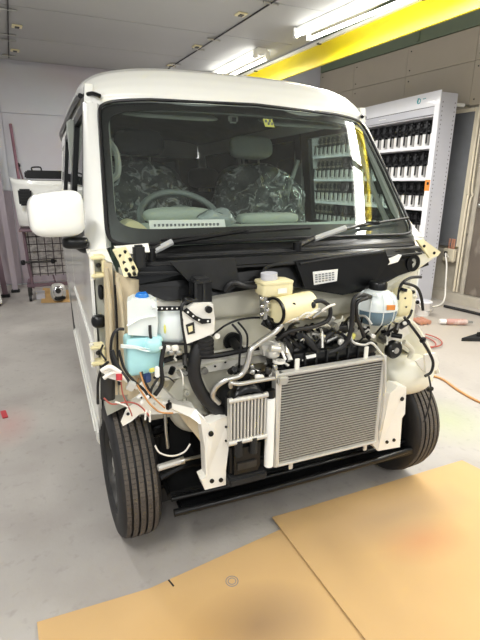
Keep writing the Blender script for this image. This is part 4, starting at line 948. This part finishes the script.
rad = part(MB().bb((x0-.01, -.345, z0-.02), (x1-.0, -.30, z1+.0), .006), 'radiator', 'black')
part(MB().sup(((x0+x1)/2-.0, -.32, z1+.018), (x1-x0+.02, .06, .05), 5, 30, 12), 'top_tank', 'black', rad)
for i in range(9): part(MB().box((x0+.03+i*.045, -.352, z1+.018), (.006, .008, .045)), 'tank_rib', 'black_soft', rad)
part(MB().plate([(-0.059, -0.360, 0.7820), (-0.019, -0.360, 0.7840), (-0.018, -0.360, 0.7720), (-0.055, -0.360, 0.7700)], (0, .003, 0)), 'tank_sticker', 'paper', rad)
# intercooler
ix0, ix1, iz0, iz1 = -.360, -.225, .525, .680
ic = part(MB().bb((ix0, -.365, iz0), (ix1, -.355, iz1)), 'intercooler', 'black_soft')
for zz in (iz0, iz1): part(MB().tube([(ix0-.003, -.395, zz), (ix1+.003, -.395, zz)], .010, 10, False), 'header_bar', 'alu_matte', ic)
for i in range(11):
    x = ix0+.006+(ix1-ix0-.012)*i/10; part(MB().bb((x-.0032, -.400, iz0+.006), (x+.0032, -.37, iz1-.006), .001), 'fin', 'alu_matte', ic)
part(MB().grid(lambda u, v: ((ix0+.01)+(ix1-ix0-.02)*u, -.40+.05*v, iz1+.008+.045*math.sin(PI*u)**.6*math.sin(PI*(.15+.7*v))), 14, 8, (0, 0, -.008)), 'air_hood', 'black', ic)
sp = part(MB().bb((ix0+.01, -.39, .38), (ix1-.01, -.33, .505), .012), 'cooler_bracket', 'black')
for x in (ix0+.035, ix1-.045): part(MB().cyl((x, -.394, .47), (x, -.394, .53), .014, 10), 'bracket_peg', 'black_soft', sp)
part(MB().bb((ix0+.0, -.40, .35), (ix1+.01, -.32, .385), .008), 'bracket_foot', 'black_soft', sp)
part(MB().bb((ix0+.03, -.396, .41), (ix1-.03, -.389, .44), .004), 'bracket_slot', 'dark_steel', sp)

# hoses and pipes
def hose(name, pts, r, m, label=None, clip=None):
    o = part(MB().tube(pts, r, 12), name, m, van, label)
    if clip:
        for (a, b) in clip: part(MB().cyl(a, b, r*1.25 if not isinstance(r, list) else r[0]*1.25, 14), 'hose_clip', 'dark_steel', o)
    return o
hose('intake_hose', [(-0.435, -0.330, 0.8710), (-0.455, -0.340, 0.8230), (-0.459, -0.340, 0.7680), (-0.437, -0.340, 0.7010), (-0.396, -0.340, 0.6430), (-0.338, -0.330, 0.5940), (-0.281, -0.300, 0.5550)], .0215, 'rubber', 'thick black intake hose')
for k in range(4):
    a = Vector(((-0.423, -0.335, 0.8770), (-0.423, -0.335, 0.8640), (-0.423, -0.335, 0.8500), (-0.423, -0.335, 0.8370), (-0.423, -0.335, 0.8230), (-0.424, -0.335, 0.8100))[k]); part(MB().cyl(a, a+Vector((0, 0, -.006)), .032, 18), 'bellows_ring', 'rubber')
part(MB().cyl((-0.423, -0.335, 0.8840), (-0.423, -0.335, 0.8300), .029, 18), 'hose_neck', 'rubber')
hose('silver_pipe', [(-0.158, -0.360, 0.9090), (-0.184, -0.360, 0.8840), (-0.242, -0.370, 0.8600), (-0.279, -0.380, 0.8400), (-0.289, -0.380, 0.8000), (-0.313, -0.380, 0.7580), (-0.365, -0.380, 0.7490), (-0.396, -0.370, 0.7250), (-0.403, -0.360, 0.6900), (-0.378, -0.350, 0.6560)], .0095, 'alu', 'bent silver pipe')
hose('silver_pipe', [(-0.352, -0.390, 0.7260), (-0.356, -0.400, 0.7450), (-0.329, -0.410, 0.7420), (-0.273, -0.410, 0.7430), (-0.207, -0.410, 0.7430)], .007, 'alu', 'thin silver pipe above the intercooler')
hose('silver_pipe', [(0.125, -0.340, 0.8800), (0.126, -0.350, 0.8450), (0.135, -0.360, 0.8090), (0.177, -0.370, 0.7960), (0.204, -0.380, 0.8030), (0.237, -0.390, 0.7670), (0.256, -0.400, 0.7290), (0.271, -0.400, 0.5720), (0.267, -0.400, 0.4440)], .0048, 'alu_matte', 'thin silver pipe beside the condenser')
hose('coolant_hose', [(0.209, -0.340, 0.9660), (0.157, -0.360, 0.9820), (0.116, -0.370, 0.9700), (0.115, -0.370, 0.8970), (0.111, -0.370, 0.8460), (0.093, -0.360, 0.7990), (0.032, -0.340, 0.7700), (-0.065, -0.330, 0.7570)], .0085, 'rubber', 'black coolant hose')
hose('coolant_hose', [(0.180, -0.360, 0.9690), (0.130, -0.370, 0.9580), (0.144, -0.360, 0.8990), (0.173, -0.350, 0.8550), (0.198, -0.340, 0.8140)], .007, 'rubber')
hose('heater_hose', [(-0.043, -0.360, 0.9740), (-0.008, -0.360, 0.9750), (0.026, -0.360, 0.9470), (0.021, -0.360, 0.9040), (-0.042, -0.360, 0.8860), (-0.127, -0.360, 0.8810), (-0.168, -0.340, 0.8480)], .0075, 'rubber', 'black looping heater hose')
hose('heater_hose', [(-0.070, -0.330, 0.8580), (-0.025, -0.340, 0.8110), (0.027, -0.330, 0.7510)], .014, 'rubber')
hose('heater_hose', [(0.003, -0.330, 0.8010), (0.046, -0.330, 0.8370), (0.103, -0.320, 0.8540), (0.164, -0.310, 0.8370)], .012, 'rubber')
hose('heater_hose', [(-0.140, -0.330, 0.8480), (-0.107, -0.330, 0.8080), (-0.115, -0.320, 0.7530), (-0.167, -0.300, 0.7150)], .012, 'rubber')
hose('wiring_harness', [(-0.373, -0.270, 0.8650), (-0.331, -0.290, 0.9040), (-0.270, -0.290, 0.9190), (-0.194, -0.280, 0.9120), (-0.143, -0.280, 0.8850)], .0035, 'rubber')
hose('wiring_harness', [(-0.309, -0.290, 0.9050), (-0.281, -0.300, 0.8630), (-0.288, -0.310, 0.8100), (-0.287, -0.300, 0.7480)], .004, 'rubber')
hose('wiring_harness', [(-0.288, -0.290, 0.9100), (-0.259, -0.300, 0.8670), (-0.258, -0.300, 0.8100)], .0035, 'rubber')
hose('wiring_harness', [(-0.593, -0.340, 0.9470), (-0.591, -0.350, 0.9030), (-0.550, -0.340, 0.8850), (-0.468, -0.330, 0.8680), (-0.441, -0.330, 0.8710)], .0045, 'rubber')
hose('wiring_harness', [(-0.442, -0.330, 1.0090), (-0.490, -0.340, 1.0030), (-0.495, -0.345, 0.9540), (-0.486, -0.340, 0.8870), (-0.481, -0.330, 0.8330)], .0055, 'rubber')
hose('black_pipe', [(-0.327, -0.270, 1.0150), (-0.306, -0.280, 1.0430), (-0.260, -0.280, 1.0290), (-0.205, -0.280, 1.0250), (-0.170, -0.270, 1.0310)], .009, 'rubber')
hose('black_pipe', [(-0.203, -0.300, 0.9040), (-0.159, -0.320, 0.8760), (-0.095, -0.320, 0.8290), (-0.002, -0.310, 0.7330)], .010, 'rubber')
# dark mass added to stand for the shaded depth of the engine bay
eb = part(MB().sup((0.093, -0.200, 0.7290), (.34, .12, .11), 3, 24, 12), 'dark_depth_fill', 'black_soft')
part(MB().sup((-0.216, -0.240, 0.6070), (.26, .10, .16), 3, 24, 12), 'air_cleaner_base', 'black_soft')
g = part(MB().lathe([(.014, 0), (.014, -.01), (.035, -.01), (.035, 0)], 24, (-0.269, -0.190, 0.8080), 'Y'), 'round_grommet', 'black')
part(MB().cyl((-0.273, -0.200, 0.8120), (-0.267, -0.260, 0.7970), .016, 12), 'grommet_boot', 'rubber', g)
# loose metal pipes and foil-like plastic in the middle
rr = random.Random(11)
for i in range(12):
    a = Vector((-0.166, -0.360, 0.9100))+Vector((.013*i, -.012*(i % 2), .006*(i % 3)+.0015*i))
    b = a+Vector((.045+rr.uniform(-.015, .02), rr.uniform(-.012, .01), .014+rr.uniform(-.014, .014)))
    part(MB().tube([a, (a+b)/2+Vector((0, -.006, .008)), b], rr.uniform(.0035, .006), 8), 'small_metal_pipe', ('steel', 'primer_white', 'wire_w')[i % 3])
cl = random.Random(21)
def clutter(n, cx, cz, dx, dz, y0, y1, mats, smin=.010, smax=.026):
    for i in range(n):
        p = Vector((cx+cl.uniform(-dx, dx), cl.uniform(y0, y1), cz+cl.uniform(-dz, dz))); d = cl.uniform(smin, smax)
        rot = Matrix.Rotation(cl.uniform(0, PI), 3, Vector((cl.uniform(-1, 1), cl.uniform(-1, 1), cl.uniform(-1, 1))).normalized())
        m = cl.choice(mats); k = i % 3
        if k == 0: part(MB().box(p, (d*1.6, d, d*.9), rot, d*.15), 'engine_fitting', m)
        elif k == 1:
            a = rot @ Vector((d*.9, 0, 0)); part(MB().cyl(p-a, p+a, d*.45, 12), 'pipe_joint', m)
        else:
            a = rot @ Vector((d*2.2, 0, 0)); part(MB().tube([p-a, p+Vector((0, -.01, d)), p+a], d*.22, 8), 'small_hose', m)
clutter(44, .07, .835, .17, .045, -.345, -.29, ['dark_steel', 'black', 'alu_matte', 'primer_white', 'steel', 'black', 'primer'])
clutter(16, -.155, .79, .05, .07, -.37, -.31, ['steel', 'alu_matte', 'black', 'primer_white', 'dark_steel'])
clutter(14, .38, .80, .06, .07, -.31, -.26, ['primer_white', 'black', 'dark_steel', 'primer', 'steel'])
clutter(14, -.50, .80, .05, .04, -.34, -.29, ['black', 'primer_white', 'steel', 'dark_steel'], .008, .018)
clutter(12, -.595, .73, .05, .05, -.37, -.33, ['black', 'wire_w', 'rubber', 'wire_o', 'dark_steel'], .006, .013)
clutter(10, -.26, .72, .06, .03, -.35, -.29, ['black', 'dark_steel', 'steel'])
for p, r in (((-0.165, -0.360, 0.7780), .022), ((0.175, -0.000, 0.5770), .0)):
    if r: 
        lo = part(MB().lathe([(r, -.004), (r, .004), (r*.55, .004), (r*.55, -.004)], 24, p, 'Z', close=True), 'lifting_eye', 'primer_white')
part(MB().plate([(-0.220, -0.340, 0.8330), (-0.141, -0.340, 0.8370), (-0.128, -0.340, 0.7990), (-0.151, -0.340, 0.7840), (-0.212, -0.340, 0.7960)], (0, .03, 0)), 'alternator_bracket', 'alu_matte')
part(MB().sup((-0.182, -0.340, 0.8060), (.05, .05, .04), 3, 16, 10), 'sensor_body', 'alu_matte')
part(MB().sup((-0.065, -0.330, 0.7640), (.04, .04, .035), 3, 16, 10), 'connector', 'primer_white')
for i, (p, m, d) in enumerate((((-0.256, -0.390, 0.7460), 'wire_w', .018), ((-0.274, -0.380, 0.7630), 'steel', .016), ((-0.270, -0.370, 0.7790), 'steel', .014), ((-0.242, -0.390, 0.7440), 'wire_w', .014), ((0.097, -0.340, 0.8070), 'primer_white', .02), ((0.151, -0.330, 0.8210), 'yellow', .022), ((0.093, -0.310, 0.8410), 'alu_matte', .03), ((0.134, -0.310, 0.8240), 'alu_matte', .024), ((0.379, -0.270, 0.8000), 'primer_white', .03), ((0.268, -0.300, 0.7980), 'primer_white', .02), ((0.237, -0.300, 0.8250), 'primer_white', .022), ((-0.195, -0.390, 0.7720), 'steel', .016), ((-0.220, -0.390, 0.7620), 'dark_steel', .02), ((-0.108, -0.340, 0.8760), 'dark_steel', .03), ((-0.157, -0.330, 0.8790), 'black', .035), ((-0.183, -0.320, 0.9070), 'black', .03), ((-0.050, -0.300, 0.8010), 'black', .05), ((0.080, -0.300, 0.7650), 'black', .05), ((-0.075, -0.310, 0.7810), 'dark_steel', .04), ((0.132, -0.320, 0.7650), 'black', .045))):
    part(MB().sup(p, (d*1.2, d, d), 3.5, 14, 8, Matrix.Rotation(.4*i, 3, 'Y')), 'connector' if d < .025 else 'engine_fitting', m)

# master cylinder, brake fluid tank
bt = part(MB().sup((-0.162, -0.300, 1.0230), (.115, .08, .055), 6, 28, 12), 'brake_fluid_tank', 'cream')
part(MB().sup((-0.163, -0.300, 1.0430), (.120, .085, .012), 6, 28, 8), 'tank_flange', 'cream', bt)
part(MB().cyl((-0.181, -0.300, 1.0510), (-0.182, -0.300, 1.0720), .028, 20), 'tank_cap', 'grey_metal', bt)
part(MB().plate([(-0.170, -0.345, 1.0260), (-0.137, -0.345, 1.0270), (-0.136, -0.345, 1.0100), (-0.169, -0.345, 1.0090)], (0, .002, 0)), 'tank_mark', 'paper', bt)
mc = part(MB().cyl((-0.195, -0.300, 1.0010), (-0.189, -0.300, 0.9170), .020, 16), 'master_cylinder', 'steel')
for k in range(5): part(MB().sup(Vector(((-0.218, -0.325, 0.9950), (-0.195, -0.325, 0.9790), (-0.217, -0.325, 0.9680), (-0.194, -0.325, 0.9520), (-0.216, -0.325, 0.9400), (-0.193, -0.325, 0.9240))[k]), (.018, .016, .014), 2.5, 12, 8), 'cylinder_fitting', 'chrome', mc)
sc = part(MB().cyl((-0.174, -0.350, 0.9530), (-0.034, -0.320, 0.9570), .046, 28), 'booster_canister', 'cream', van, 'cream cylindrical canister')
part(MB().lathe([(.040, -.002), (.048, -.002), (.048, .005), (.040, .005)], 24, (0, 0, 0), 'Z', close=True), 'canister_rim', 'black', sc).matrix_local = Matrix.Translation((-0.184, -0.352, 0.9530)) @ (Vector((-0.020, -0.310, 0.9570))-Vector((-0.177, -0.350, 0.9530))).to_track_quat('Z', 'Y').to_matrix().to_4x4()
part(MB().cyl((-0.127, -0.372, 0.9780), Vector((-0.127, -0.372, 0.9780))+Vector((0, -.008, 0)), .006, 10), 'canister_hole', 'black', sc)
part(MB().sup((-0.047, -0.360, 0.9640), (.026, .026, .026), 2.4, 14, 10), 'canister_valve', 'black', sc)
part(MB().plate([(-0.135, -0.370, 0.9410), (-0.052, -0.370, 0.9530), (-0.035, -0.370, 0.9270), (-0.097, -0.370, 0.9260), (-0.127, -0.370, 0.9150)], (0, .02, 0)), 'canister_bracket', 'cream', sc)

# cream relay bracket with box above it
eb = part(MB().plate([(-0.496, -0.350, 0.9810), (-0.455, -0.350, 1.0020), (-0.397, -0.350, 0.9970), (-0.391, -0.350, 0.9510), (-0.394, -0.350, 0.9020), (-0.431, -0.350, 0.8900), (-0.483, -0.350, 0.8770), (-0.491, -0.350, 0.9230)], (0, .025, 0)), 'relay_bracket', 'primer_white')
part(MB().plate([(-0.486, -0.353, 0.9390), (-0.460, -0.353, 0.9460), (-0.457, -0.353, 0.9100), (-0.480, -0.353, 0.9070)], (0, .004, 0)), 'square_window', 'dark_steel', eb)
part(MB().plate([(-0.480, -0.356, 0.9330), (-0.466, -0.356, 0.9360), (-0.465, -0.356, 0.9190), (-0.477, -0.356, 0.9150)], (0, .003, 0)), 'window_insert', 'cream', eb)
part(MB().cyl((-0.414, -0.352, 0.9830), Vector((-0.414, -0.352, 0.9830))+Vector((0, -.012, 0)), .011, 14), 'bolt', 'black', eb)
part(MB().plate([(-0.496, -0.360, 0.9860), (-0.483, -0.360, 0.9950), (-0.455, -0.360, 0.9670), (-0.433, -0.360, 0.9550), (-0.407, -0.360, 0.9520), (-0.407, -0.360, 0.9390), (-0.437, -0.360, 0.9390), (-0.465, -0.360, 0.9580)], (0, .004, 0)), 'perforated_strap', 'black', eb)
for p in ((-0.481, -0.362, 0.9820), (-0.465, -0.362, 0.9680), (-0.447, -0.362, 0.9540), (-0.418, -0.362, 0.9470)): part(MB().cyl(p, Vector(p)+Vector((0, -.001, 0)), .0035, 8), 'strap_hole', 'paper', eb)
part(MB().cyl((-0.384, -0.350, 0.8910), Vector((-0.384, -0.350, 0.8910))+Vector((0, -.004, 0)), .009, 14), 'ring_terminal', 'primer_white', eb)
ps = part(MB().plate([(-0.580, -0.335, 1.0020), (-0.492, -0.335, 0.9940), (-0.492, -0.335, 0.9810), (-0.581, -0.335, 0.9880)], (0, .004, 0)), 'perforated_strap', 'black')
for k in range(5):
    p = Vector(((-0.569, -0.337, 0.9950), (-0.554, -0.337, 0.9940), (-0.539, -0.337, 0.9920), (-0.523, -0.337, 0.9910), (-0.508, -0.337, 0.9900), (-0.492, -0.337, 0.9880))[k]); part(MB().cyl(p, p+Vector((0, -.001, 0)), .003, 8), 'strap_hole', 'paper', ps)
bk = part(MB().box((-0.418, -0.290, 1.0270), (.062, .06, .082), None, .008), 'relay_box', 'black')
part(MB().box((-0.420, -0.300, 1.0630), (.052, .05, .02), None, .005), 'relay_lid', 'black_soft', bk)
for dx in (-.015, .012): part(MB().box(Vector((-0.428, -0.322, 1.0310))+Vector((dx, 0, 0)), (.008, .004, .07)), 'relay_rib', 'black_soft', bk)
part(MB().sup((-0.462, -0.300, 1.0030), (.04, .04, .03), 3, 14, 8), 'relay_plug', 'black', bk)
part(MB().sup((-0.437, -0.300, 0.9750), (.06, .04, .035), 3, 14, 8), 'relay_plug', 'black', bk)
hs = part(MB().sup((-0.513, -0.290, 0.9240), (.11, .09, .12), 2.6, 26, 16), 'vacuum_canister', 'clear_white')
part(MB().sup((-0.546, -0.330, 0.9260), (.008, .01, .03), 2, 12, 8), 'yellow_mark', 'yellow', hs)
for k in range(4): part(MB().sup(((-0.544, -0.340, 0.8680), (-0.532, -0.340, 0.8530), (-0.519, -0.340, 0.8650), (-0.507, -0.340, 0.8500), (-0.493, -0.340, 0.8610), (-0.481, -0.340, 0.8460))[k], (.024, .02, .02), 3, 12, 8), 'bundle_clip', 'primer_white' if k % 2 == 0 else 'steel', hs)

# washer reservoir
wr_ = part(MB().plate([(-0.656, -0.340, 1.0240), (-0.641, -0.340, 1.0310), (-0.589, -0.340, 1.0270), (-0.569, -0.340, 1.0130), (-0.568, -0.340, 0.9540), (-0.573, -0.340, 0.9070), (-0.659, -0.340, 0.9240)], (.012, .06, 0)), 'washer_reservoir', 'clear_white', van, 'milky white washer fluid reservoir')
wl = MB(); wl.sup((-0.610, -0.305, 0.8520), (.112, .08, .115), 9, 36, 18)
wlo = part(wl, 'fluid_chamber', 'teal', wr_)
part(MB().sup((-0.588, -0.345, 0.8850), (.055, .045, .05), 2.4, 20, 12), 'front_bulge', 'teal', wr_)
part(MB().sup((-0.614, -0.310, 0.8210), (.105, .07, .06), 9, 36, 12), 'lower_chamber', 'teal', wr_)
part(MB().plate([(-0.682, -0.352, 0.8990), (-0.642, -0.352, 0.8910), (-0.610, -0.365, 0.8820), (-0.562, -0.365, 0.8850), (-0.562, -0.365, 0.8760), (-0.610, -0.365, 0.8730), (-0.643, -0.352, 0.8820), (-0.683, -0.352, 0.8900)], (0, .01, 0)), 'moulded_seam', 'clear_white', wr_)
part(MB().tube([(-0.660, -0.343, 0.9520), (-0.622, -0.343, 0.9700), (-0.577, -0.343, 0.9740)], .004, 6), 'moulded_rib', 'clear_white', wr_)
cpp = part(MB().lathe([(.018, -.006), (.020, .0), (.020, .012), (.016, .018)], 22, (-0.607, -0.310, 1.0210), 'Z'), 'reservoir_cap', 'blue_cap', wr_, 'blue cap')
part(MB().box(Vector((-0.606, -0.310, 1.0310))+Vector((0, 0, .008)), (.03, .008, .008), None, .003), 'cap_grip', 'blue_cap', wr_)
part(MB().sup((-0.582, -0.345, 1.0030), (.010, .012, .014), 2.2, 10, 8), 'filler_clip', 'clear_white', wr_)
hose('wiring_harness', [(-0.669, -0.340, 0.9430), (-0.689, -0.340, 0.9430), (-0.705, -0.340, 0.9200), (-0.710, -0.330, 0.8640), (-0.699, -0.330, 0.8080), (-0.692, -0.340, 0.7690)], .0045, 'rubber')

# coolant tank
ctk = MB(); c_ = Vector((0.273, -0.300, 0.9170))
ctk.lathe([(.012, .066), (.030, .066), (.048, .056), (.066, .040), (.074, .018), (.076, -.004)], 32, c_)
cto = part(ctk, 'coolant_tank', 'clear_white', van, 'milky round coolant tank')
part(MB().lathe([(.0765, -.004), (.077, -.020), (.072, -.044), (.056, -.062), (.02, -.070)], 32, c_), 'coolant_level', 'coolant', cto, 'dark blue coolant showing through')
part(MB().lathe([(.0775, -.006), (.080, -.006), (.080, -.001), (.0775, -.001)], 32, c_, close=True), 'tank_seam', 'clear_white', cto)
for k in range(10):
    w = 2*PI*k/10; d = Vector((math.cos(w), math.sin(w), 0))
    part(MB().tube([c_+d*.050+Vector((0, 0, .056)), c_+d*.068+Vector((0, 0, .038)), c_+d*.077, c_+d*.072+Vector((0, 0, -.045)), c_+d*.055+Vector((0, 0, -.063))], .0022, 6), 'tank_rib', 'clear_white', cto)
part(MB().lathe([(.030, .064), (.034, .068), (.034, .088), (.030, .094)], 24, c_), 'tank_cap', 'black', cto)
part(MB().cyl(c_+Vector((-.03, -.03, .052)), c_+Vector((-.05, -.05, .058)), .007, 10), 'hose_stub', 'clear_white', cto)
dirv = Vector((-.35, -.94, 0)).normalized(); tng = Vector((.94, -.35, 0))
tl = c_+dirv*.079+tng*.028+Vector((0, 0, .014))
lbm = part(MB().plate([tl+tng*-.015+Vector((0, 0, -.009)), tl+tng*.015+Vector((0, 0, -.009)), tl+tng*.015+Vector((0, 0, .009)), tl+tng*-.015+Vector((0, 0, .009))], tuple(dirv*-.004)), 'caution_label', 'orange', cto, 'small orange caution label')
# cream bottle on the far right
yb = part(MB().sup((0.447, -0.240, 0.9030), (.075, .06, .115), 4.5, 24, 14), 'fluid_bottle', 'cream', van, 'cream plastic fluid bottle with black cap')
part(MB().cyl((0.423, -0.270, 0.9560), (0.426, -0.270, 0.9680), .015, 16), 'bottle_cap', 'black', yb)
for p in ((0.433, -0.275, 0.9280), (0.443, -0.275, 0.8910)): part(MB().cyl(p, Vector(p)+Vector((0, -.003, 0)), .004, 8), 'rivet', 'dark_steel', yb)
hose('wiring_harness', [(0.433, -0.260, 0.9860), (0.487, -0.270, 0.9680), (0.509, -0.280, 0.9310), (0.529, -0.280, 0.8710)], .006, 'rubber', None)
hose('wiring_harness', [(0.425, -0.290, 0.8550), (0.453, -0.310, 0.8160), (0.492, -0.320, 0.7690), (0.532, -0.330, 0.7150), (0.558, -0.340, 0.6630), (0.555, -0.340, 0.6190), (0.525, -0.340, 0.6060)], .006, 'rubber', 'black harness hanging over the right wheel')
hose('wiring_harness', [(0.343, -0.280, 0.7860), (0.385, -0.290, 0.8140), (0.446, -0.290, 0.8490), (0.471, -0.280, 0.8770)], .005, 'rubber')
hose('wiring_harness', [(0.482, -0.400, 0.6370), (0.483, -0.420, 0.5770), (0.480, -0.420, 0.4990), (0.468, -0.420, 0.4480)], .0035, 'rubber')
part(MB().box((0.465, -0.430, 0.5970), (.03, .012, .016), None, .003), 'harness_plug', 'black')
part(MB().box((0.488, -0.340, 0.7670), (.03, .02, .02), .5, .004), 'harness_plug', 'black')
part(MB().plate([(0.530, -0.320, 0.6900), (0.589, -0.320, 0.6910), (0.613, -0.320, 0.6480), (0.608, -0.320, 0.6120), (0.549, -0.320, 0.6080)], (0, .012, 0)), 'fender_tab', 'primer_white')
part(MB().plate([(0.496, -0.310, 0.6650), (0.537, -0.310, 0.6770), (0.554, -0.310, 0.6350), (0.541, -0.310, 0.6140)], (0, .01, 0)), 'fender_tab', 'primer_white')
hn = part(MB().lathe([(.010, -.030), (.030, -.030), (.036, -.024), (.036, -.004), (.028, 0)], 26, (0.367, -0.300, 0.7350), 'Y'), 'horn', 'black', van, 'round black horn')
part(MB().lathe([(.004, -.034), (.012, -.034), (.012, -.028), (.004, -.028)], 16, (0.367, -0.300, 0.7350), 'Y'), 'horn_nut', 'steel', hn)
part(MB().sup((0.347, -0.335, 0.7370), (.008, .004, .006), 2, 8, 6), 'horn_terminal', 'paper', hn)
part(MB().plate([(0.360, -0.270, 0.7980), (0.458, -0.270, 0.8210), (0.485, -0.270, 0.7750), (0.427, -0.270, 0.7480), (0.365, -0.270, 0.7550)], (0, .02, 0)), 'headlamp_bracket', 'primer_white')
part(MB().tube([(0.449, -0.280, 0.7440), (0.497, -0.280, 0.7030), (0.496, -0.270, 0.6640)], .010, 8), 'bracket_leg', 'primer')
part(MB().lathe([(.02, -.004), (.034, -.004), (.034, .004), (.02, .004)], 24, (0.509, -0.215, 1.0540), 'Y', close=True), 'arch_ring', 'black')
# speaker-like arc and connectors by right apron
part(MB().tube([(0.412, -0.260, 0.9190), (0.428, -0.250, 0.9760), (0.479, -0.240, 0.9990), (0.546, -0.230, 0.9970)], .006, 8), 'black_arc_hose', 'rubber')
for k in range(4): part(MB().box(((0.490, -0.235, 0.9600), (0.506, -0.235, 0.9380), (0.522, -0.235, 0.9160), (0.539, -0.235, 0.8930), (0.556, -0.235, 0.8700), (0.573, -0.235, 0.8470))[k], (.02, .015, .014), .3*k, .003), 'connector', 'black' if k % 2 else 'primer_white')
part(MB().plate([(0.363, -0.220, 1.1060), (0.421, -0.220, 1.1110), (0.519, -0.210, 1.0570), (0.492, -0.210, 1.0260), (0.459, -0.210, 1.0440), (0.369, -0.220, 1.0150)], (0, .012, 0)), 'black_corner_trim', 'black')

# wiring at the left over the tyre
wc = [('wire_w', [(-0.739, -0.370, 0.8110), (-0.708, -0.380, 0.8290), (-0.678, -0.380, 0.8000), (-0.648, -0.380, 0.7690)], .006), ('wire_w', [(-0.743, -0.370, 0.8340), (-0.721, -0.380, 0.8470), (-0.694, -0.380, 0.8240)], .007),
      ('wire_o', [(-0.649, -0.390, 0.7830), (-0.633, -0.390, 0.7510), (-0.614, -0.390, 0.7150), (-0.583, -0.380, 0.6770), (-0.540, -0.370, 0.6600)], .0028), ('wire_o', [(-0.635, -0.370, 0.8140), (-0.622, -0.380, 0.7640), (-0.593, -0.380, 0.7200), (-0.567, -0.380, 0.6880)], .0024),
      ('wire_r', [(-0.745, -0.390, 0.7580), (-0.724, -0.390, 0.7350), (-0.678, -0.390, 0.7330), (-0.644, -0.390, 0.7140), (-0.616, -0.390, 0.6720)], .0024), ('wire_r', [(-0.693, -0.380, 0.7960), (-0.691, -0.390, 0.7580), (-0.674, -0.390, 0.7060), (-0.669, -0.390, 0.6850)], .002),
      ('wire_w', [(-0.715, -0.390, 0.7400), (-0.696, -0.390, 0.7300), (-0.679, -0.390, 0.7170)], .003), ('rubber', [(-0.710, -0.360, 0.8900), (-0.697, -0.370, 0.8400), (-0.678, -0.380, 0.8060), (-0.660, -0.380, 0.7740)], .006), ('rubber', [(-0.689, -0.350, 0.8840), (-0.679, -0.360, 0.8300), (-0.657, -0.370, 0.7920), (-0.626, -0.370, 0.7540), (-0.612, -0.370, 0.7250)], .0042),
      ('rubber', [(-0.757, -0.300, 0.6990), (-0.751, -0.300, 0.7720), (-0.739, -0.330, 0.8270), (-0.722, -0.350, 0.8510)], .004), ('rubber', [(-0.557, -0.360, 0.8860), (-0.569, -0.360, 0.8230), (-0.568, -0.360, 0.7630), (-0.592, -0.360, 0.7270)], .007), ('rubber', [(-0.573, -0.360, 0.7910), (-0.602, -0.370, 0.7570), (-0.609, -0.370, 0.7250)], .004),
      ('wire_w', [(-0.627, -0.390, 0.6970), (-0.631, -0.390, 0.6650)], .003), ('wire_w', [(-0.615, -0.390, 0.6920), (-0.617, -0.390, 0.6550)], .003), ('rubber', [(-0.727, -0.290, 0.8850), (-0.735, -0.290, 0.8630), (-0.725, -0.320, 0.8470)], .003), ('rubber', [(-0.630, -0.360, 0.8100), (-0.622, -0.370, 0.7760), (-0.608, -0.370, 0.7450)], .005)]
for m, p, r in wc: hose('loose_wire', p, r, m)
part(MB().cyl((-0.698, -0.390, 0.8260), (-0.700, -0.395, 0.8090), .009, 14), 'red_connector', 'red', van, 'red round connector')
part(MB().box((-0.667, -0.395, 0.7850), (.022, .016, .028), Matrix.Rotation(.6, 3, 'Y'), .003), 'connector', 'alu_matte')
part(MB().plate([(-0.743, -0.375, 0.8330), (-0.726, -0.375, 0.8430), (-0.697, -0.380, 0.8210), (-0.693, -0.380, 0.7960), (-0.728, -0.375, 0.8120)], (0, .012, 0)), 'corner_tab', 'primer_white')
part(MB().cyl((-0.727, -0.310, 0.7180), (-0.722, -0.310, 0.7910), .022, 14), 'bumper_stay', 'dark_steel')
part(MB().plate([(-0.647, -0.372, 0.7650), (-0.624, -0.365, 0.7840), (-0.609, -0.370, 0.7350), (-0.626, -0.375, 0.7170)], (0, .006, 0)), 'white_tab', 'primer_white')
part(MB().box((-0.585, -0.375, 0.8090), (.014, .012, .035), None, .003), 'connector', 'paper')
part(MB().box((-0.614, -0.365, 0.7900), (.024, .014, .03), .3, .004), 'connector', 'navy', van, 'dark blue connector')
part(MB().box((-0.599, -0.370, 0.8150), (.016, .01, .012), .3, .002), 'connector', 'yellow')
for i, p in enumerate(((-0.637, -0.385, 0.7230), (-0.621, -0.385, 0.7340), (-0.644, -0.385, 0.7440))): part(MB().box(p, (.010, .008, .016), Matrix.Rotation(.5*i, 3, 'Y'), .002), 'connector', 'paper')
